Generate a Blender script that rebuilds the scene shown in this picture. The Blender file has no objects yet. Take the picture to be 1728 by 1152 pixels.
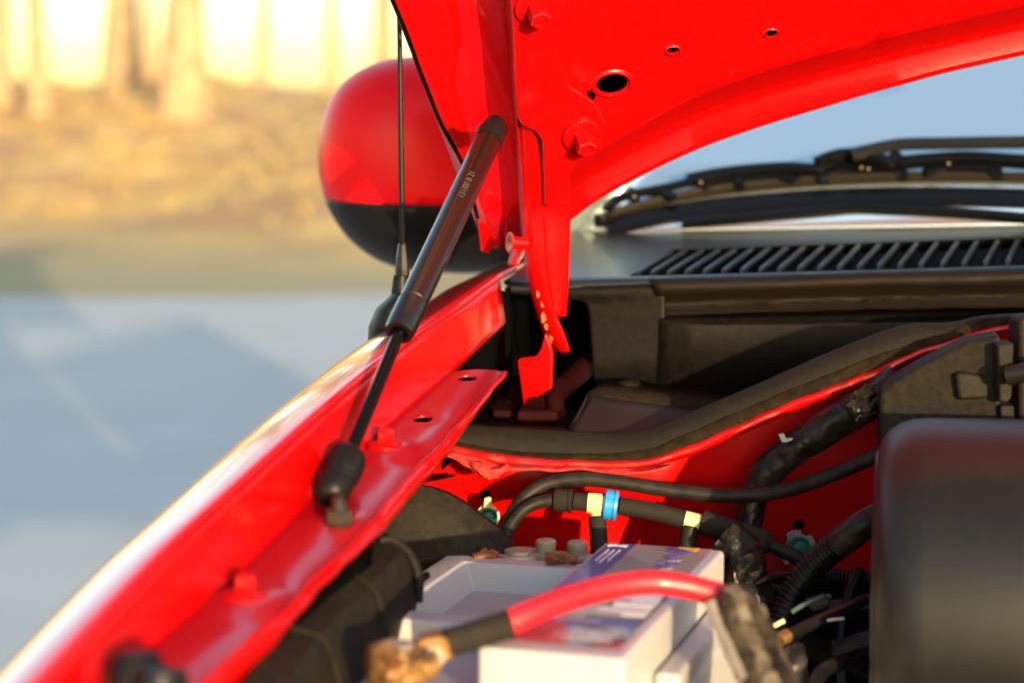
import bpy, bmesh, math, random
from mathutils import Vector, Matrix, noise
random.seed(7)
R = math.radians
scene = bpy.context.scene
col = scene.collection

# ------------------------------------------------------------------ camera
CAM_H, HORIZON, F = 1.25, 185.0, 3360.0          # lens in pixels of the 1728 wide photograph
PITCH = math.atan((576 - HORIZON) / F)
cam = bpy.data.cameras.new('camera'); camo = bpy.data.objects.new('camera', cam)
col.objects.link(camo); scene.camera = camo
cam.sensor_width = 36; cam.lens = 70; cam.clip_start = 0.02; cam.clip_end = 2000
camo.location = (0, 0, CAM_H); camo.rotation_euler = (R(90) - PITCH, 0, 0)
cam.dof.use_dof = True; cam.dof.focus_distance = 1.37; cam.dof.aperture_fstop = 4.2
cam.dof.aperture_blades = 9

# ------------------------------------------------------------------ light
SUN_EL, SUN_AZ = R(6.4), R(160)                   # azimuth clockwise from +Y
world = bpy.data.worlds.new('World'); scene.world = world; world.use_nodes = True
wn = world.node_tree.nodes; bg = wn['Background']
sky = wn.new('ShaderNodeTexSky'); sky.sky_type = 'NISHITA'; sky.sun_disc = False
sky.sun_elevation = SUN_EL; sky.sun_rotation = SUN_AZ
sky.air_density = 1.0; sky.dust_density = 1.0; sky.ozone_density = 1.0
world.node_tree.links.new(sky.outputs[0], bg.inputs[0]); bg.inputs[1].default_value = 0.15
sl = bpy.data.lights.new('sun', 'SUN'); so = bpy.data.objects.new('sun', sl); col.objects.link(so)
sl.energy = 2.4; sl.angle = R(0.6); sl.color = (1.0, 0.74, 0.42)
to_sun = Vector((math.sin(SUN_AZ) * math.cos(SUN_EL), math.cos(SUN_AZ) * math.cos(SUN_EL), math.sin(SUN_EL)))
so.rotation_euler = to_sun.to_track_quat('Z', 'Y').to_euler(); so.location = to_sun * 30
vs = scene.view_settings
vs.view_transform = 'Standard'; vs.look = 'None'; vs.gamma = 1; vs.exposure = 1.95
scene.cycles.max_bounces = 8

# ------------------------------------------------------------------ helpers
_c, _s = math.cos(PITCH), math.sin(PITCH)
CAM = Vector((0, 0, CAM_H))
def ray(px, py):
    a, b = (px - 864) / F, (576 - py) / F
    return Vector((a, _c + b * _s, -_s + b * _c))
def P(px, py, Y):
    d = ray(px, py); return CAM + d * (Y / d.y)
def plane_pt(px, py, p0, n, off=0.0):
    d = ray(px, py); return CAM + d * ((p0 + n * off - CAM).dot(n) / d.dot(n))
def mk_plane(a, b, c):
    n = (b - a).cross(c - a).normalized()
    if n.dot(CAM - a) < 0: n = -n
    return a, n
def lerp_tab(tab, x):
    if x <= tab[0][0]: i = 0
    elif x >= tab[-1][0]: i = len(tab) - 2
    else:
        i = max(k for k in range(len(tab) - 1) if tab[k][0] <= x)
    (x0, y0), (x1, y1) = tab[i], tab[i + 1]
    return y0 + (y1 - y0) * (x - x0) / (x1 - x0)
def catmull(pts, n):
    pts = [Vector(p) for p in pts]
    if len(pts) == 2: return [pts[0].lerp(pts[1], i / (n - 1)) for i in range(n)]
    L = [0]
    for a, b in zip(pts, pts[1:]): L.append(L[-1] + max((b - a).length, 1e-6))
    out = []
    for i in range(n):
        s = L[-1] * i / (n - 1)
        k = 0
        while k < len(pts) - 2 and s > L[k + 1]: k += 1
        t = (s - L[k]) / (L[k + 1] - L[k])
        p1, p2 = pts[k], pts[k + 1]
        h = L[k + 1] - L[k]
        m1 = (p2 - pts[k - 1]) / (L[k + 1] - L[k - 1]) if k > 0 else (p2 - p1) / h
        m2 = (pts[k + 2] - p1) / (L[k + 2] - L[k]) if k + 2 < len(pts) else (p2 - p1) / h
        t2, t3 = t * t, t * t * t
        out.append(p1 * (2*t3 - 3*t2 + 1) + m1 * h * (t3 - 2*t2 + t) + p2 * (-2*t3 + 3*t2) + m2 * h * (t3 - t2))
    return out

WORLD = {}
def link(o, parent=None, label=None, cat=None, group=None, kind=None):
    col.objects.link(o)
    W = Matrix.LocRotScale(o.location, o.rotation_euler, o.scale); WORLD[o.name] = W
    if parent is not None:
        o.parent = parent; o.matrix_parent_inverse = WORLD[parent.name].inverted()
    if label: o['label'] = label
    if cat: o['category'] = cat
    if group: o['group'] = group
    if kind: o['kind'] = kind
    return o
def empty(name, loc, label, cat, group=None):
    o = bpy.data.objects.new(name, None); o.location = loc; o.empty_display_size = 0.05
    return link(o, None, label, cat, group)
def mesh(name, verts, faces, mat, parent=None, smooth=True, thick=0, bevel=0, sub=0, segs=2, angle=35, **kw):
    verts = [Vector(v) for v in verts]
    c = sum(verts, Vector()) / len(verts)
    me = bpy.data.meshes.new(name)
    me.from_pydata([v - c for v in verts], [], faces); me.update()
    bm = bmesh.new(); bm.from_mesh(me); bmesh.ops.recalc_face_normals(bm, faces=bm.faces); bm.to_mesh(me); bm.free()
    me.materials.append(mat)
    if smooth:
        me.shade_smooth()
        if angle: me.set_sharp_from_angle(angle=R(angle))
    o = bpy.data.objects.new(name, me); o.location = c
    if thick:
        m = o.modifiers.new('thick', 'SOLIDIFY'); m.thickness = thick; m.offset = 0
    if bevel:
        m = o.modifiers.new('bevel', 'BEVEL'); m.width = bevel; m.segments = segs; m.limit_method = 'ANGLE'; m.angle_limit = R(32)
        m.harden_normals = True
    if sub:
        m = o.modifiers.new('sub', 'SUBSURF'); m.levels = m.render_levels = sub
    return link(o, parent, **kw)
def grid_faces(nr, nc, skip=None, wrap=False):
    f = []
    for r in range(nr - 1):
        for c in range(nc if wrap else nc - 1):
            if skip and skip(r, c): continue
            c2 = (c + 1) % nc
            f.append((r * nc + c, r * nc + c2, (r + 1) * nc + c2, (r + 1) * nc + c))
    return f
def loft(name, curves, mat, parent=None, n=40, cross=0, jitter=0, **kw):
    rows = [catmull(c, n) for c in curves]
    if cross:
        cols_ = [catmull([r[i] for r in rows], cross) for i in range(n)]
        rows = [[c[k] for c in cols_] for k in range(cross)]
    v = [p for r in rows for p in r]
    if jitter:
        v = [p + noise.noise_vector(p * 60) * jitter for p in v]
    return mesh(name, v, grid_faces(len(rows), n), mat, parent, **kw)
def prism(name, poly, ext, mat, parent=None, **kw):
    n = len(poly); poly = [Vector(p) for p in poly]
    v = poly + [p + Vector(ext) for p in poly]
    f = [tuple(range(n)), tuple(range(2 * n - 1, n - 1, -1))] + [(i, (i + 1) % n, n + (i + 1) % n, n + i) for i in range(n)]
    return mesh(name, v, f, mat, parent, **kw)
def frame(d):
    d = Vector(d).normalized()
    a = Vector((0, 0, 1)) if abs(d.z) < 0.9 else Vector((1, 0, 0))
    u = d.cross(a).normalized(); return d, u, d.cross(u).normalized()
def tube_geo(pts, rad, seg=14, crinkle=0, seed=0):
    v, f = [], []
    n = len(pts); u = None
    for i, p in enumerate(pts):
        d = (pts[min(i + 1, n - 1)] - pts[max(i - 1, 0)]).normalized()
        if u is None: _, u, _ = frame(d)
        u = (u - d * u.dot(d)).normalized(); w = d.cross(u)
        r = rad(i / (n - 1)) if callable(rad) else rad
        for k in range(seg):
            a = 2 * math.pi * k / seg
            q = u * math.cos(a) + w * math.sin(a)
            rr = r
            if crinkle: rr += crinkle * (noise.noise(p * 70 + q * 1.6 + Vector((seed, 0, 0))) + 0.6 * noise.noise(p * 190 + q * 4))
            v.append(p + q * rr)
    f = grid_faces(n, seg, wrap=True)
    f.append(tuple(range(seg))); f.append(tuple(range((n - 1) * seg, n * seg)))
    return v, f
def tube(name, pts, rad, mat, parent=None, n=48, seg=14, crinkle=0, seed=0, straight=False, **kw):
    pts = [Vector(p) for p in pts] if straight else catmull(pts, n)
    v, f = tube_geo(pts, rad, seg, crinkle, seed)
    return mesh(name, v, f, mat, parent, **kw)
def lathe(name, base, axis, prof, mat, parent=None, seg=24, **kw):
    d, u, w = frame(axis); base = Vector(base)
    v = []
    for (r, h) in prof:
        for k in range(seg):
            a = 2 * math.pi * k / seg
            v.append(base + d * h + (u * math.cos(a) + w * math.sin(a)) * max(r, 1e-5))
    f = grid_faces(len(prof), seg, wrap=True)
    f.append(tuple(range(seg))); f.append(tuple(range((len(prof) - 1) * seg, len(prof) * seg)))
    return mesh(name, v, f, mat, parent, **kw)
def bolt(name, base, axis, r, mat, parent, hexh=0.008, hexr=None, turn=0.2, **kw):
    d, u, w = frame(axis); base = Vector(base); v = []; f = []
    hexr = hexr or r * 0.5
    for (rr, h, seg) in ((r, -0.001, 24), (r, 0.0012, 24), (r * 0.9, 0.002, 24), (hexr * 1.12, 0.0026, 24)):
        for k in range(24):
            a = 2 * math.pi * k / 24; v.append(base + d * h + (u * math.cos(a) + w * math.sin(a)) * rr)
    f += grid_faces(4, 24, wrap=True); f.append(tuple(range(72, 96))); f.append(tuple(range(0, 24)))
    b0 = len(v)
    prof = ((1, 0.002), (1, hexh - 0.001), (0.88, hexh), (0.6, hexh), (0.55, hexh - 0.0012))
    for (q, h) in prof:
        for k in range(6):
            a = 2 * math.pi * k / 6 + turn; v.append(base + d * h + (u * math.cos(a) + w * math.sin(a)) * hexr * q)
    for r_ in range(len(prof) - 1):
        for k in range(6):
            k2 = (k + 1) % 6
            f.append((b0 + r_*6 + k, b0 + r_*6 + k2, b0 + r_*6 + 6 + k2, b0 + r_*6 + 6 + k))
    f.append(tuple(b0 + (len(prof) - 1) * 6 + k for k in range(6)))
    return mesh(name, v, f, mat, parent, angle=30, **kw)
def cut(o, cutters):
    """punch real holes: boolean the cutters out of o, keep only the result"""
    for c in cutters:
        m = o.modifiers.new('hole', 'BOOLEAN'); m.object = c; m.operation = 'DIFFERENCE'; m.solver = 'EXACT'
    bpy.context.view_layer.update()
    dg = bpy.context.evaluated_depsgraph_get()
    me = bpy.data.meshes.new_from_object(o.evaluated_get(dg))
    me.set_sharp_from_angle(angle=R(35))
    o.modifiers.clear(); o.data = me
    for c in cutters: bpy.data.objects.remove(c)
def cutter(base, axis, r1, r2, h, up=None):
    d, u, w = frame(axis)
    if up is not None:
        u = (Vector(up) - d * Vector(up).dot(d)).normalized(); w = d.cross(u)
    v = []
    for hh in (-h, h):
        for k in range(28):
            a = 2 * math.pi * k / 28; v.append(Vector(base) + d * hh + u * math.cos(a) * r1 + w * math.sin(a) * r2)
    f = grid_faces(2, 28, wrap=True) + [tuple(range(28)), tuple(range(28, 56))]
    return mesh('hole_cutter', v, f, M['red'], None)
def text_mesh(name, body, mat, parent, origin, right, up, size, lift=0.0, extrude=0.00008):
    cu = bpy.data.curves.new(name, 'FONT'); cu.body = body; cu.size = size; cu.extrude = extrude; cu.align_x = 'LEFT'
    t = bpy.data.objects.new(name, cu); col.objects.link(t)
    bpy.context.view_layer.update()
    me = bpy.data.meshes.new_from_object(t.evaluated_get(bpy.context.evaluated_depsgraph_get()))
    bpy.data.objects.remove(t)
    right = Vector(right).normalized(); up = Vector(up); up = (up - right * up.dot(right)).normalized(); nn = right.cross(up)
    v = [Vector(origin) + right * q.co.x + up * q.co.y + nn * (q.co.z + lift) for q in me.vertices]
    return mesh(name, v, [tuple(p.vertices) for p in me.polygons], mat, parent, smooth=False)

# ------------------------------------------------------------------ materials
M = {}
def mat(name, base, rough=0.5, metal=0.0, coat=0.0, spec=0.5, bump=0.0, bscale=900, dust=0.0, dustcol=(0.35, 0.3, 0.22), dscale=60,
        var=0.0, vscale=30, specks=0.0, speckscale=500, trans=0.0, sss=0.0, ior=1.5, coat_rough=0.05, roughvar=0.0, bdist=0.0004, streak=None):
    if max(base) < 0.07: base = tuple(q * 0.25 for q in base); dustcol = tuple(q * 0.28 for q in dustcol); spec = spec * 0.36   # true black plastics and rubbers
    m = bpy.data.materials.new(name); m.use_nodes = True
    nt = m.node_tree; N = nt.nodes; L = nt.links; b = N['Principled BSDF']
    b.inputs['Roughness'].default_value = rough; b.inputs['Metallic'].default_value = metal
    b.inputs['Coat Weight'].default_value = coat; b.inputs['Coat Roughness'].default_value = coat_rough
    b.inputs['IOR'].default_value = ior; b.inputs['Specular IOR Level'].default_value = spec
    b.inputs['Transmission Weight'].default_value = trans
    if sss:
        b.inputs['Subsurface Weight'].default_value = sss; b.inputs['Subsurface Radius'].default_value = (0.01, 0.003, 0.002); b.inputs['Subsurface Scale'].default_value = 0.6
    tc = N.new('ShaderNodeNewGeometry')
    pos = tc.outputs['Position']
    if streak:
        mp = N.new('ShaderNodeMapping'); mp.inputs['Scale'].default_value = streak
        L.new(pos, mp.inputs[0]); pos = mp.outputs[0]
    def nz(scale, detail=4, rgh=0.55):
        n = N.new('ShaderNodeTexNoise'); n.inputs['Scale'].default_value = scale; n.inputs['Detail'].default_value = detail
        n.inputs['Roughness'].default_value = rgh; L.new(pos, n.inputs['Vector']); return n.outputs['Fac']
    def ramp(src, lo, hi, to0=0.0, to1=1.0):
        r = N.new('ShaderNodeMapRange'); r.inputs[1].default_value = lo; r.inputs[2].default_value = hi
        r.inputs[3].default_value = to0; r.inputs[4].default_value = to1; L.new(src, r.inputs[0]); return r.outputs[0]
    c = None
    def mix(a, colb, fac):
        x = N.new('ShaderNodeMix'); x.data_type = 'RGBA'
        if a is None: x.inputs[6].default_value = (*base, 1)
        else: L.new(a, x.inputs[6])
        x.inputs[7].default_value = (*colb, 1); L.new(fac, x.inputs[0]); return x.outputs[2]
    if var:
        c = mix(c, tuple(q * (1 - var) for q in base), ramp(nz(vscale, 5), 0.35, 0.65))
    if dust:
        c = mix(c, dustcol, ramp(nz(dscale, 7, 0.7), 0.38, 0.75, 0, dust))
    if specks:
        c = mix(c, (0.5, 0.46, 0.38), ramp(nz(speckscale, 2), 0.74, 0.78, 0, specks))
    if c is not None: L.new(c, b.inputs['Base Color'])
    else: b.inputs['Base Color'].default_value = (*base, 1)
    if roughvar or dust:
        L.new(ramp(nz(dscale * 0.7, 5), 0.3, 0.7, rough - roughvar, rough + roughvar + dust * 0.3), b.inputs['Roughness'])
    if bump:
        bn = N.new('ShaderNodeBump'); bn.inputs['Strength'].default_value = bump; bn.inputs['Distance'].default_value = bdist
        L.new(nz(bscale, 3), bn.inputs['Height']); L.new(bn.outputs[0], b.inputs['Normal'])
        if coat: L.new(bn.outputs[0], b.inputs['Coat Normal'])
    M[name] = m; return m
mat('red', (0.37, 0.0006, 0.0008), 0.30, spec=0.25, coat=0.25, coat_rough=0.06, dust=0.012, dscale=140, dustcol=(0.5, 0.1, 0.06), specks=0.12, speckscale=330, bump=0.05, bscale=250, bdist=0.0006)
mat('red_gloss', (0.62, 0.0015, 0.004), 0.22, coat=1.0, coat_rough=0.03, bump=0.03, bscale=90, bdist=0.0006)
mat('red_satin', (0.78, 0.0012, 0.004), 0.36, spec=0.18, coat=0.08, coat_rough=0.3)
mat('red_dusty_shade', (0.25, 0.001, 0.008), 0.30, spec=0.4, coat=0.8, coat_rough=0.16, dust=0.09, dscale=70, dustcol=(0.35, 0.10, 0.11), specks=0.5, bump=0.1, bscale=300)  # dusty red, base darkened to stand for the flange missing direct sun
mat('red_shaded', (0.05, 0.0015, 0.003), 0.6, spec=0.15, dust=0.4, dscale=60, dustcol=(0.05, 0.03, 0.022), bump=0.2, bscale=300)  # darker copy of the red, shade of the hinge well put into its colour
mat('primer_rust', (0.45, 0.10, 0.03), 0.8, var=0.6, vscale=400, bump=0.6, bscale=700)
mat('sealer', (0.34, 0.012, 0.012), 0.65, spec=0.2, dust=0.22, dscale=180, dustcol=(0.5, 0.22, 0.16), bump=0.5, bscale=350, bdist=0.0012)
mat('black_plastic', (0.0220, 0.0210, 0.0220), 0.40, bump=0.15, bscale=1400, dust=0.1, dscale=120, dustcol=(0.16, 0.13, 0.1), specks=0.10, speckscale=900, spec=0.9)
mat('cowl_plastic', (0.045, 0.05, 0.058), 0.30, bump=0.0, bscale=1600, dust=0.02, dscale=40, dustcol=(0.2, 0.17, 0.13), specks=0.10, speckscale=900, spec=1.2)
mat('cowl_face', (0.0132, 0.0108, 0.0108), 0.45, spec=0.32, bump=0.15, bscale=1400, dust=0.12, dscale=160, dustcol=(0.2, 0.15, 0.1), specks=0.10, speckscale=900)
mat('rib_plastic', (0.02, 0.021, 0.024), 0.30, bump=0.06, bscale=1400, spec=1.2)
mat('seal_rubber', (0.0240, 0.0208, 0.0144), 0.66, bump=0.1, bscale=1200, dust=0.14, dscale=220, dustcol=(0.2, 0.15, 0.09), specks=0.10, speckscale=900)
mat('seal_edge', (0.035, 0.025, 0.014), 0.8, spec=0.15, bump=0.4, bscale=1000, dust=0.250, dscale=120, dustcol=(0.3, 0.2, 0.1), specks=0.10, speckscale=900)
mat('lip_rubber', (0.0240, 0.0156, 0.0084), 0.48, bump=0.5, bscale=260, dust=0.12, dscale=160, dustcol=(0.14, 0.085, 0.04), streak=(0.25, 1, 1.6))
mat('hose', (0.024, 0.022, 0.02), 0.48, bump=0.15, bscale=900, dust=0.4, dscale=70, dustcol=(0.2, 0.16, 0.11))
mat('hose_dusty', (0.055, 0.047, 0.036), 0.75, bump=0.3, bscale=900, dust=0.270, dscale=120, dustcol=(0.16, 0.125, 0.085))
mat('tape', (0.014, 0.014, 0.015), 0.28, bump=0.4, bscale=120, bdist=0.003, dust=0.35, dscale=50, dustcol=(0.25, 0.2, 0.13))
mat('tape_muddy', (0.075, 0.058, 0.036), 0.4, bump=0.8, bscale=110, bdist=0.004, dust=0.7, dscale=60, dustcol=(0.24, 0.19, 0.11))
mat('tape_brown', (0.045, 0.034, 0.02), 0.35, bump=0.7, bscale=120, bdist=0.003, dust=0.6, dscale=70, dustcol=(0.5, 0.38, 0.2))
mat('conduit', (0.013, 0.013, 0.015), 0.34, dust=0.12, dscale=80, dustcol=(0.1, 0.1, 0.1))
mat('shield', (0.0315, 0.0259, 0.0175), 0.6, spec=0.35, bump=0.2, bscale=900, dust=0.16, dscale=170, dustcol=(0.34, 0.27, 0.17), specks=0.10)
mat('strut_tube', (0.02, 0.013, 0.009), 0.34, coat=0.3, coat_rough=0.14, specks=0.10, speckscale=900, spec=1.2)
mat('strut_rod', (0.05, 0.05, 0.055), 0.22, metal=0.85)
mat('strut_end', (0.022, 0.021, 0.021), 0.42, bump=0.12, bscale=900)
mat('metal', (0.10, 0.085, 0.065), 0.45, metal=1.0, dust=0.4, dscale=120, dustcol=(0.2, 0.14, 0.08))
mat('zinc', (0.34, 0.37, 0.36), 0.45, metal=0.8, var=0.3, vscale=120)
mat('brass', (0.36, 0.19, 0.06), 0.5, metal=0.7, var=0.7, vscale=90, dust=0.7, dscale=140, dustcol=(0.24, 0.13, 0.05), bump=0.9, bscale=400)
mat('lead', (0.36, 0.31, 0.24), 0.55, metal=0.6, dust=0.5, dscale=140, dustcol=(0.4, 0.36, 0.26), bump=0.5, bscale=400)
mat('bolt_cream', (0.27, 0.24, 0.18), 0.5, metal=0.2, dust=0.4, dscale=200, dustcol=(0.3, 0.2, 0.1), bump=0.5, bscale=600)
mat('copper_rust', (0.26, 0.09, 0.035), 0.65, metal=0.4, var=0.5, vscale=200, bump=0.6, bscale=500)
mat('battery_white', (0.42, 0.425, 0.43), 0.36, sss=0.08, dust=0.12, dscale=50, dustcol=(0.45, 0.40, 0.3))
mat('battery_grey', (0.33, 0.37, 0.38), 0.4, dust=0.25, dscale=60, dustcol=(0.25, 0.24, 0.2))
mat('label_grey', (0.34, 0.31, 0.31), 0.16, coat=0.5, var=0.15, vscale=60, bump=0.3, bscale=60, bdist=0.001)
mat('label_dark', (0.14, 0.11, 0.13), 0.14, coat=0.6, var=0.3, vscale=40, bump=0.5, bscale=45, bdist=0.0015)
mat('label_violet', (0.07, 0.045, 0.24), 0.25, coat=0.3)
mat('label_yellow', (0.75, 0.42, 0.02), 0.3)
mat('label_white', (0.72, 0.72, 0.72), 0.35)
mat('label_red', (0.5, 0.05, 0.07), 0.3, var=0.4, vscale=300)
mat('cable_red', (0.66, 0.010, 0.018), 0.42, sss=0.15, coat=0.3, coat_rough=0.2)
mat('cream_plastic', (0.62, 0.54, 0.27), 0.42, sss=0.1, bump=0.1, bscale=500)
mat('blue_plastic', (0.02, 0.26, 0.62), 0.33, var=0.1, bump=0.05, bscale=400)
mat('green_rubber', (0.008, 0.11, 0.075), 0.45)
mat('white_nylon', (0.26, 0.29, 0.26), 0.4)
mat('wire_green', (0.035, 0.075, 0.055), 0.4)
mat('mark_grey', (0.075, 0.065, 0.055), 0.5)
mat('mirror_black', (0.018, 0.019, 0.022), 0.42, bump=0.1, bscale=1200)
mat('antenna_black', (0.02, 0.021, 0.022), 0.45)
mat('wiper_black', (0.012, 0.012, 0.013), 0.3)
mat('wiper_rubber', (0.045, 0.032, 0.02), 0.55)
mat('arm_paint', (0.05, 0.05, 0.052), 0.4)
mat('interior', (0.012, 0.012, 0.013), 0.9, spec=0.03)
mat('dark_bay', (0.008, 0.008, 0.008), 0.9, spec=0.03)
mat('glass_dark', (0.80, 0.94, 0.97), 0.09, metal=0.9, coat=1.0, coat_rough=0.02)

# ------------------------------------------------------------------ setting: ground, road, trees
def ground_mat():
    m = bpy.data.materials.new('bank_litter'); m.use_nodes = True
    nt = m.node_tree; N = nt.nodes; L = nt.links; b = N['Principled BSDF']; b.inputs['Roughness'].default_value = 0.9
    g = N.new('ShaderNodeNewGeometry')
    def nz(scale, det=5):
        n = N.new('ShaderNodeTexNoise'); n.inputs['Scale'].default_value = scale; n.inputs['Detail'].default_value = det
        L.new(g.outputs['Position'], n.inputs['Vector']); return n.outputs['Fac']
    def mix(a, b_, fac):
        x = N.new('ShaderNodeMix'); x.data_type = 'RGBA'
        for i, q in ((6, a), (7, b_)):
            if isinstance(q, tuple): x.inputs[i].default_value = (*q, 1)
            else: L.new(q, x.inputs[i])
        L.new(fac, x.inputs[0]); return x.outputs[2]
    def ramp(src, lo, hi):
        r = N.new('ShaderNodeMapRange'); r.inputs[1].default_value = lo; r.inputs[2].default_value = hi; L.new(src, r.inputs[0]); return r.outputs[0]
    c = mix((0.56, 0.35, 0.10), (0.38, 0.225, 0.10), ramp(nz(0.55), 0.40, 0.58))
    c = mix(c, (0.66, 0.47, 0.17), ramp(nz(1.3), 0.5, 0.68))
    s = N.new('ShaderNodeSeparateXYZ'); L.new(g.outputs['Position'], s.inputs[0])
    c = mix((0.33, 0.28, 0.155), c, ramp(s.outputs[2], 0.03, 0.24))
    L.new(c, b.inputs['Base Color']); return m
M['bank'] = ground_mat()
mat('asphalt', (0.48, 0.485, 0.485), 0.75, var=0.10, vscale=1.4, bump=0.4, bscale=60, bdist=0.004)
mat('bark', (0.44, 0.32, 0.19), 0.9, var=0.5, vscale=6, bump=0.6, bscale=14, bdist=0.03)
mat('dry_leaf', (0.44, 0.26, 0.08), 0.7, var=0.4, vscale=3)
mat('dry_grass', (0.60, 0.43, 0.16), 0.8, var=0.4, vscale=2)

def bank_h(x, y):
    wob = 0.6 * math.sin(x * 0.33) + 0.4 * math.sin(x * 0.81 + 1.3)
    d = max(y - 14.6 - wob * 0.6 + 1.0 * max(-2.5, min(x + 2.6, 3.0)), -x - 16 + wob)
    if d <= 0: return 0.0
    t = min(d / 13.0, 1.0)
    top_ = 1.5 + .22 * math.sin(x * .9 + .6) + .14 * math.sin(x * 2.3); h = top_ * (t * t * (3 - 2 * t)) * 0.55 + top_ * t * 0.45
    return h + 0.05 * math.sin(x * 1.7 + y * 0.9) * min(d, 1) + 0.004 * max(d - 13, 0)
xs = [-300, -150, -80, -50] + [-40 + 0.8 * i for i in range(91)] + [45, 80, 150, 300]
ys = [-300, -120, -50, -20, 0, 8] + [12 + 0.6 * i for i in range(45)] + [42, 50, 65, 100, 180, 320]
v = [(x, y, bank_h(x, y) - (0.05 if abs(x) > 60 else 0)) for y in ys for x in xs]
mesh('ground', v, grid_faces(len(ys), len(xs)), M['bank'], angle=0, kind='structure', label='leaf strewn bank and dry grass behind the car')
rx = [-15.6 + 1.4 * i for i in range(32)]
ry = [-40, -20, -8, 0, 4, 8, 10, 12, 13]
v = []
for j, y in enumerate(ry + [13.9]):
    for x in rx: v.append((x, (y if j < len(ry) else 13.7 + 0.03 * x + 0.35 * math.sin(x * 0.33) + 0.2 * math.sin(x * 0.8)), 0.006))
mesh('road', v, grid_faces(len(ry) + 1, len(rx)), M['asphalt'], angle=0, kind='structure', label='pale grey asphalt drive beside the car')

# dry grass and litter tufts: nobody could count them
v, f = [], []
for i in range(5200):
    x = random.uniform(-13, 9); y = random.uniform(14.2, 33)
    z = bank_h(x, y)
    if z < 0.25: continue
    for k in range(3):
        a = random.uniform(0, math.pi); h = random.uniform(0.02, 0.07); w = random.uniform(0.01, 0.03)
        bx, by = x + random.uniform(-.12, .12), y + random.uniform(-.12, .12)
        lx, ly = random.uniform(-.12, .12), random.uniform(-.12, .12)
        b0 = len(v)
        v += [(bx - w * math.cos(a), by - w * math.sin(a), z - 0.01), (bx + w * math.cos(a), by + w * math.sin(a), z - 0.01),
              (bx + lx + w * .4 * math.cos(a), by + ly + w * .4 * math.sin(a), z + h), (bx + lx - w * .4 * math.cos(a), by + ly - w * .4 * math.sin(a), z + h)]
        f.append((b0, b0 + 1, b0 + 2, b0 + 3))
mesh('dry_grass', v, f, M['dry_grass'], smooth=False, kind='stuff', label='dry golden grass tufts growing over the bank', cat='grass')

def tree(px, py, Y, rad, height, lean, label, seed, leaves=110):
    rnd = random.Random(seed)
    p = P(px, py, Y); base = Vector((p.x, Y, bank_h(p.x, Y) - 0.05))
    t = empty('bare_tree', base, label, 'tree', 'bare trees along the top of the bank')
    top = base + Vector((lean, rnd.uniform(-.5, .5), height))
    mid = base.lerp(top, 0.5) + Vector((rnd.uniform(-.2, .2), 0, 0))
    V, FF = tube_geo(catmull([base, base.lerp(mid, .3), mid, top], 14), lambda s: .62 * rad * (1.35 - s * 1.2 if s > .12 else 1.6 - s * 3.0) + 0.01, 10)
    tw = []
    trunk = catmull([base, base.lerp(mid, .3), mid, top], 40)
    for i in range(16):
        s = rnd.uniform(0.28, 0.97); o = trunk[int(s * 39)]; a = rnd.uniform(0, 2 * math.pi); ln = (1.15 - s) * height * rnd.uniform(.3, .5)
        e = o + Vector((math.cos(a) * ln, math.sin(a) * ln, ln * rnd.uniform(.4, 1.0)))
        m_ = o.lerp(e, .5) + Vector((0, 0, -ln * .06))
        v2, f2 = tube_geo(catmull([o, m_, e], 7), lambda q, s=s: rad * (1.1 - s) * (1 - q * .85) * .55 + .006, 6)
        b0 = len(V); V += v2; FF += [tuple(b0 + k for k in q) for q in f2]
        for j in range(5):
            q = rnd.uniform(.3, 1); o2 = o.lerp(e, q); a2 = a + rnd.uniform(-1.2, 1.2); l2 = ln * rnd.uniform(.25, .5)
            e2 = o2 + Vector((math.cos(a2) * l2, math.sin(a2) * l2, l2 * rnd.uniform(.1, 1)))
            tw.append((o2, e2))
    mesh('trunk', V, FF, M['bark'], t)
    V, FF = [], []
    for (o2, e2) in tw:
        v2, f2 = tube_geo(catmull([o2, e2], 3), lambda q: .014 * (1 - q * .7), 4)
        b0 = len(V); V += v2; FF += [tuple(b0 + k for k in q) for q in f2]
        for k in range(int(leaves / len(tw)) + 1):
            c = o2.lerp(e2, rnd.uniform(.3, 1)) + Vector([rnd.uniform(-.12, .12) for _ in range(3)])
            d1 = Vector([rnd.uniform(-1, 1) for _ in range(3)]).normalized() * .09; d2 = d1.cross(Vector([rnd.uniform(-1, 1) for _ in range(3)])).normalized() * .055
            b0 = len(V); V += [c - d1, c + d2, c + d1, c - d2]; FF.append((b0, b0 + 1, b0 + 2, b0 + 3))
    mesh('crown', V, FF, M['dry_leaf'], t, smooth=False)
for i, a in enumerate([
    (-8, 150, 27, .24, 9, .3, 'dark slim bare tree at the far left edge of the bank'),
    (66, 160, 26, .17, 8, -.2, 'sunlit thin bare trunk second from the left on the bank'),
    (205, 150, 28, .30, 10, .5, 'stout bare tree left of the widest golden trunk'),
    (308, 150, 25, .34, 10, -.1, 'widest golden bare trunk above the sunny slope'),
    (440, 130, 36, .14, 9, .3, 'faint thin bare trunk between the white sky gaps'),
    (648, 120, 27, .18, 9, -.3, 'slim bare tree above the red door mirror'),
    (255, 150, 37, .15, 10, .2, 'pale thin bare tree standing far behind the stout pair'),
    (560, 130, 44, .2, 9, -.2, 'distant bare tree in the wide sky gap left of the mirror')]):
    tree(*a, seed=20 + i)

# ------------------------------------------------------------------ the car
car = empty('car', (0.35, 1.6, 0.0), 'red car with its hood propped open and engine bay exposed', 'car')

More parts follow.
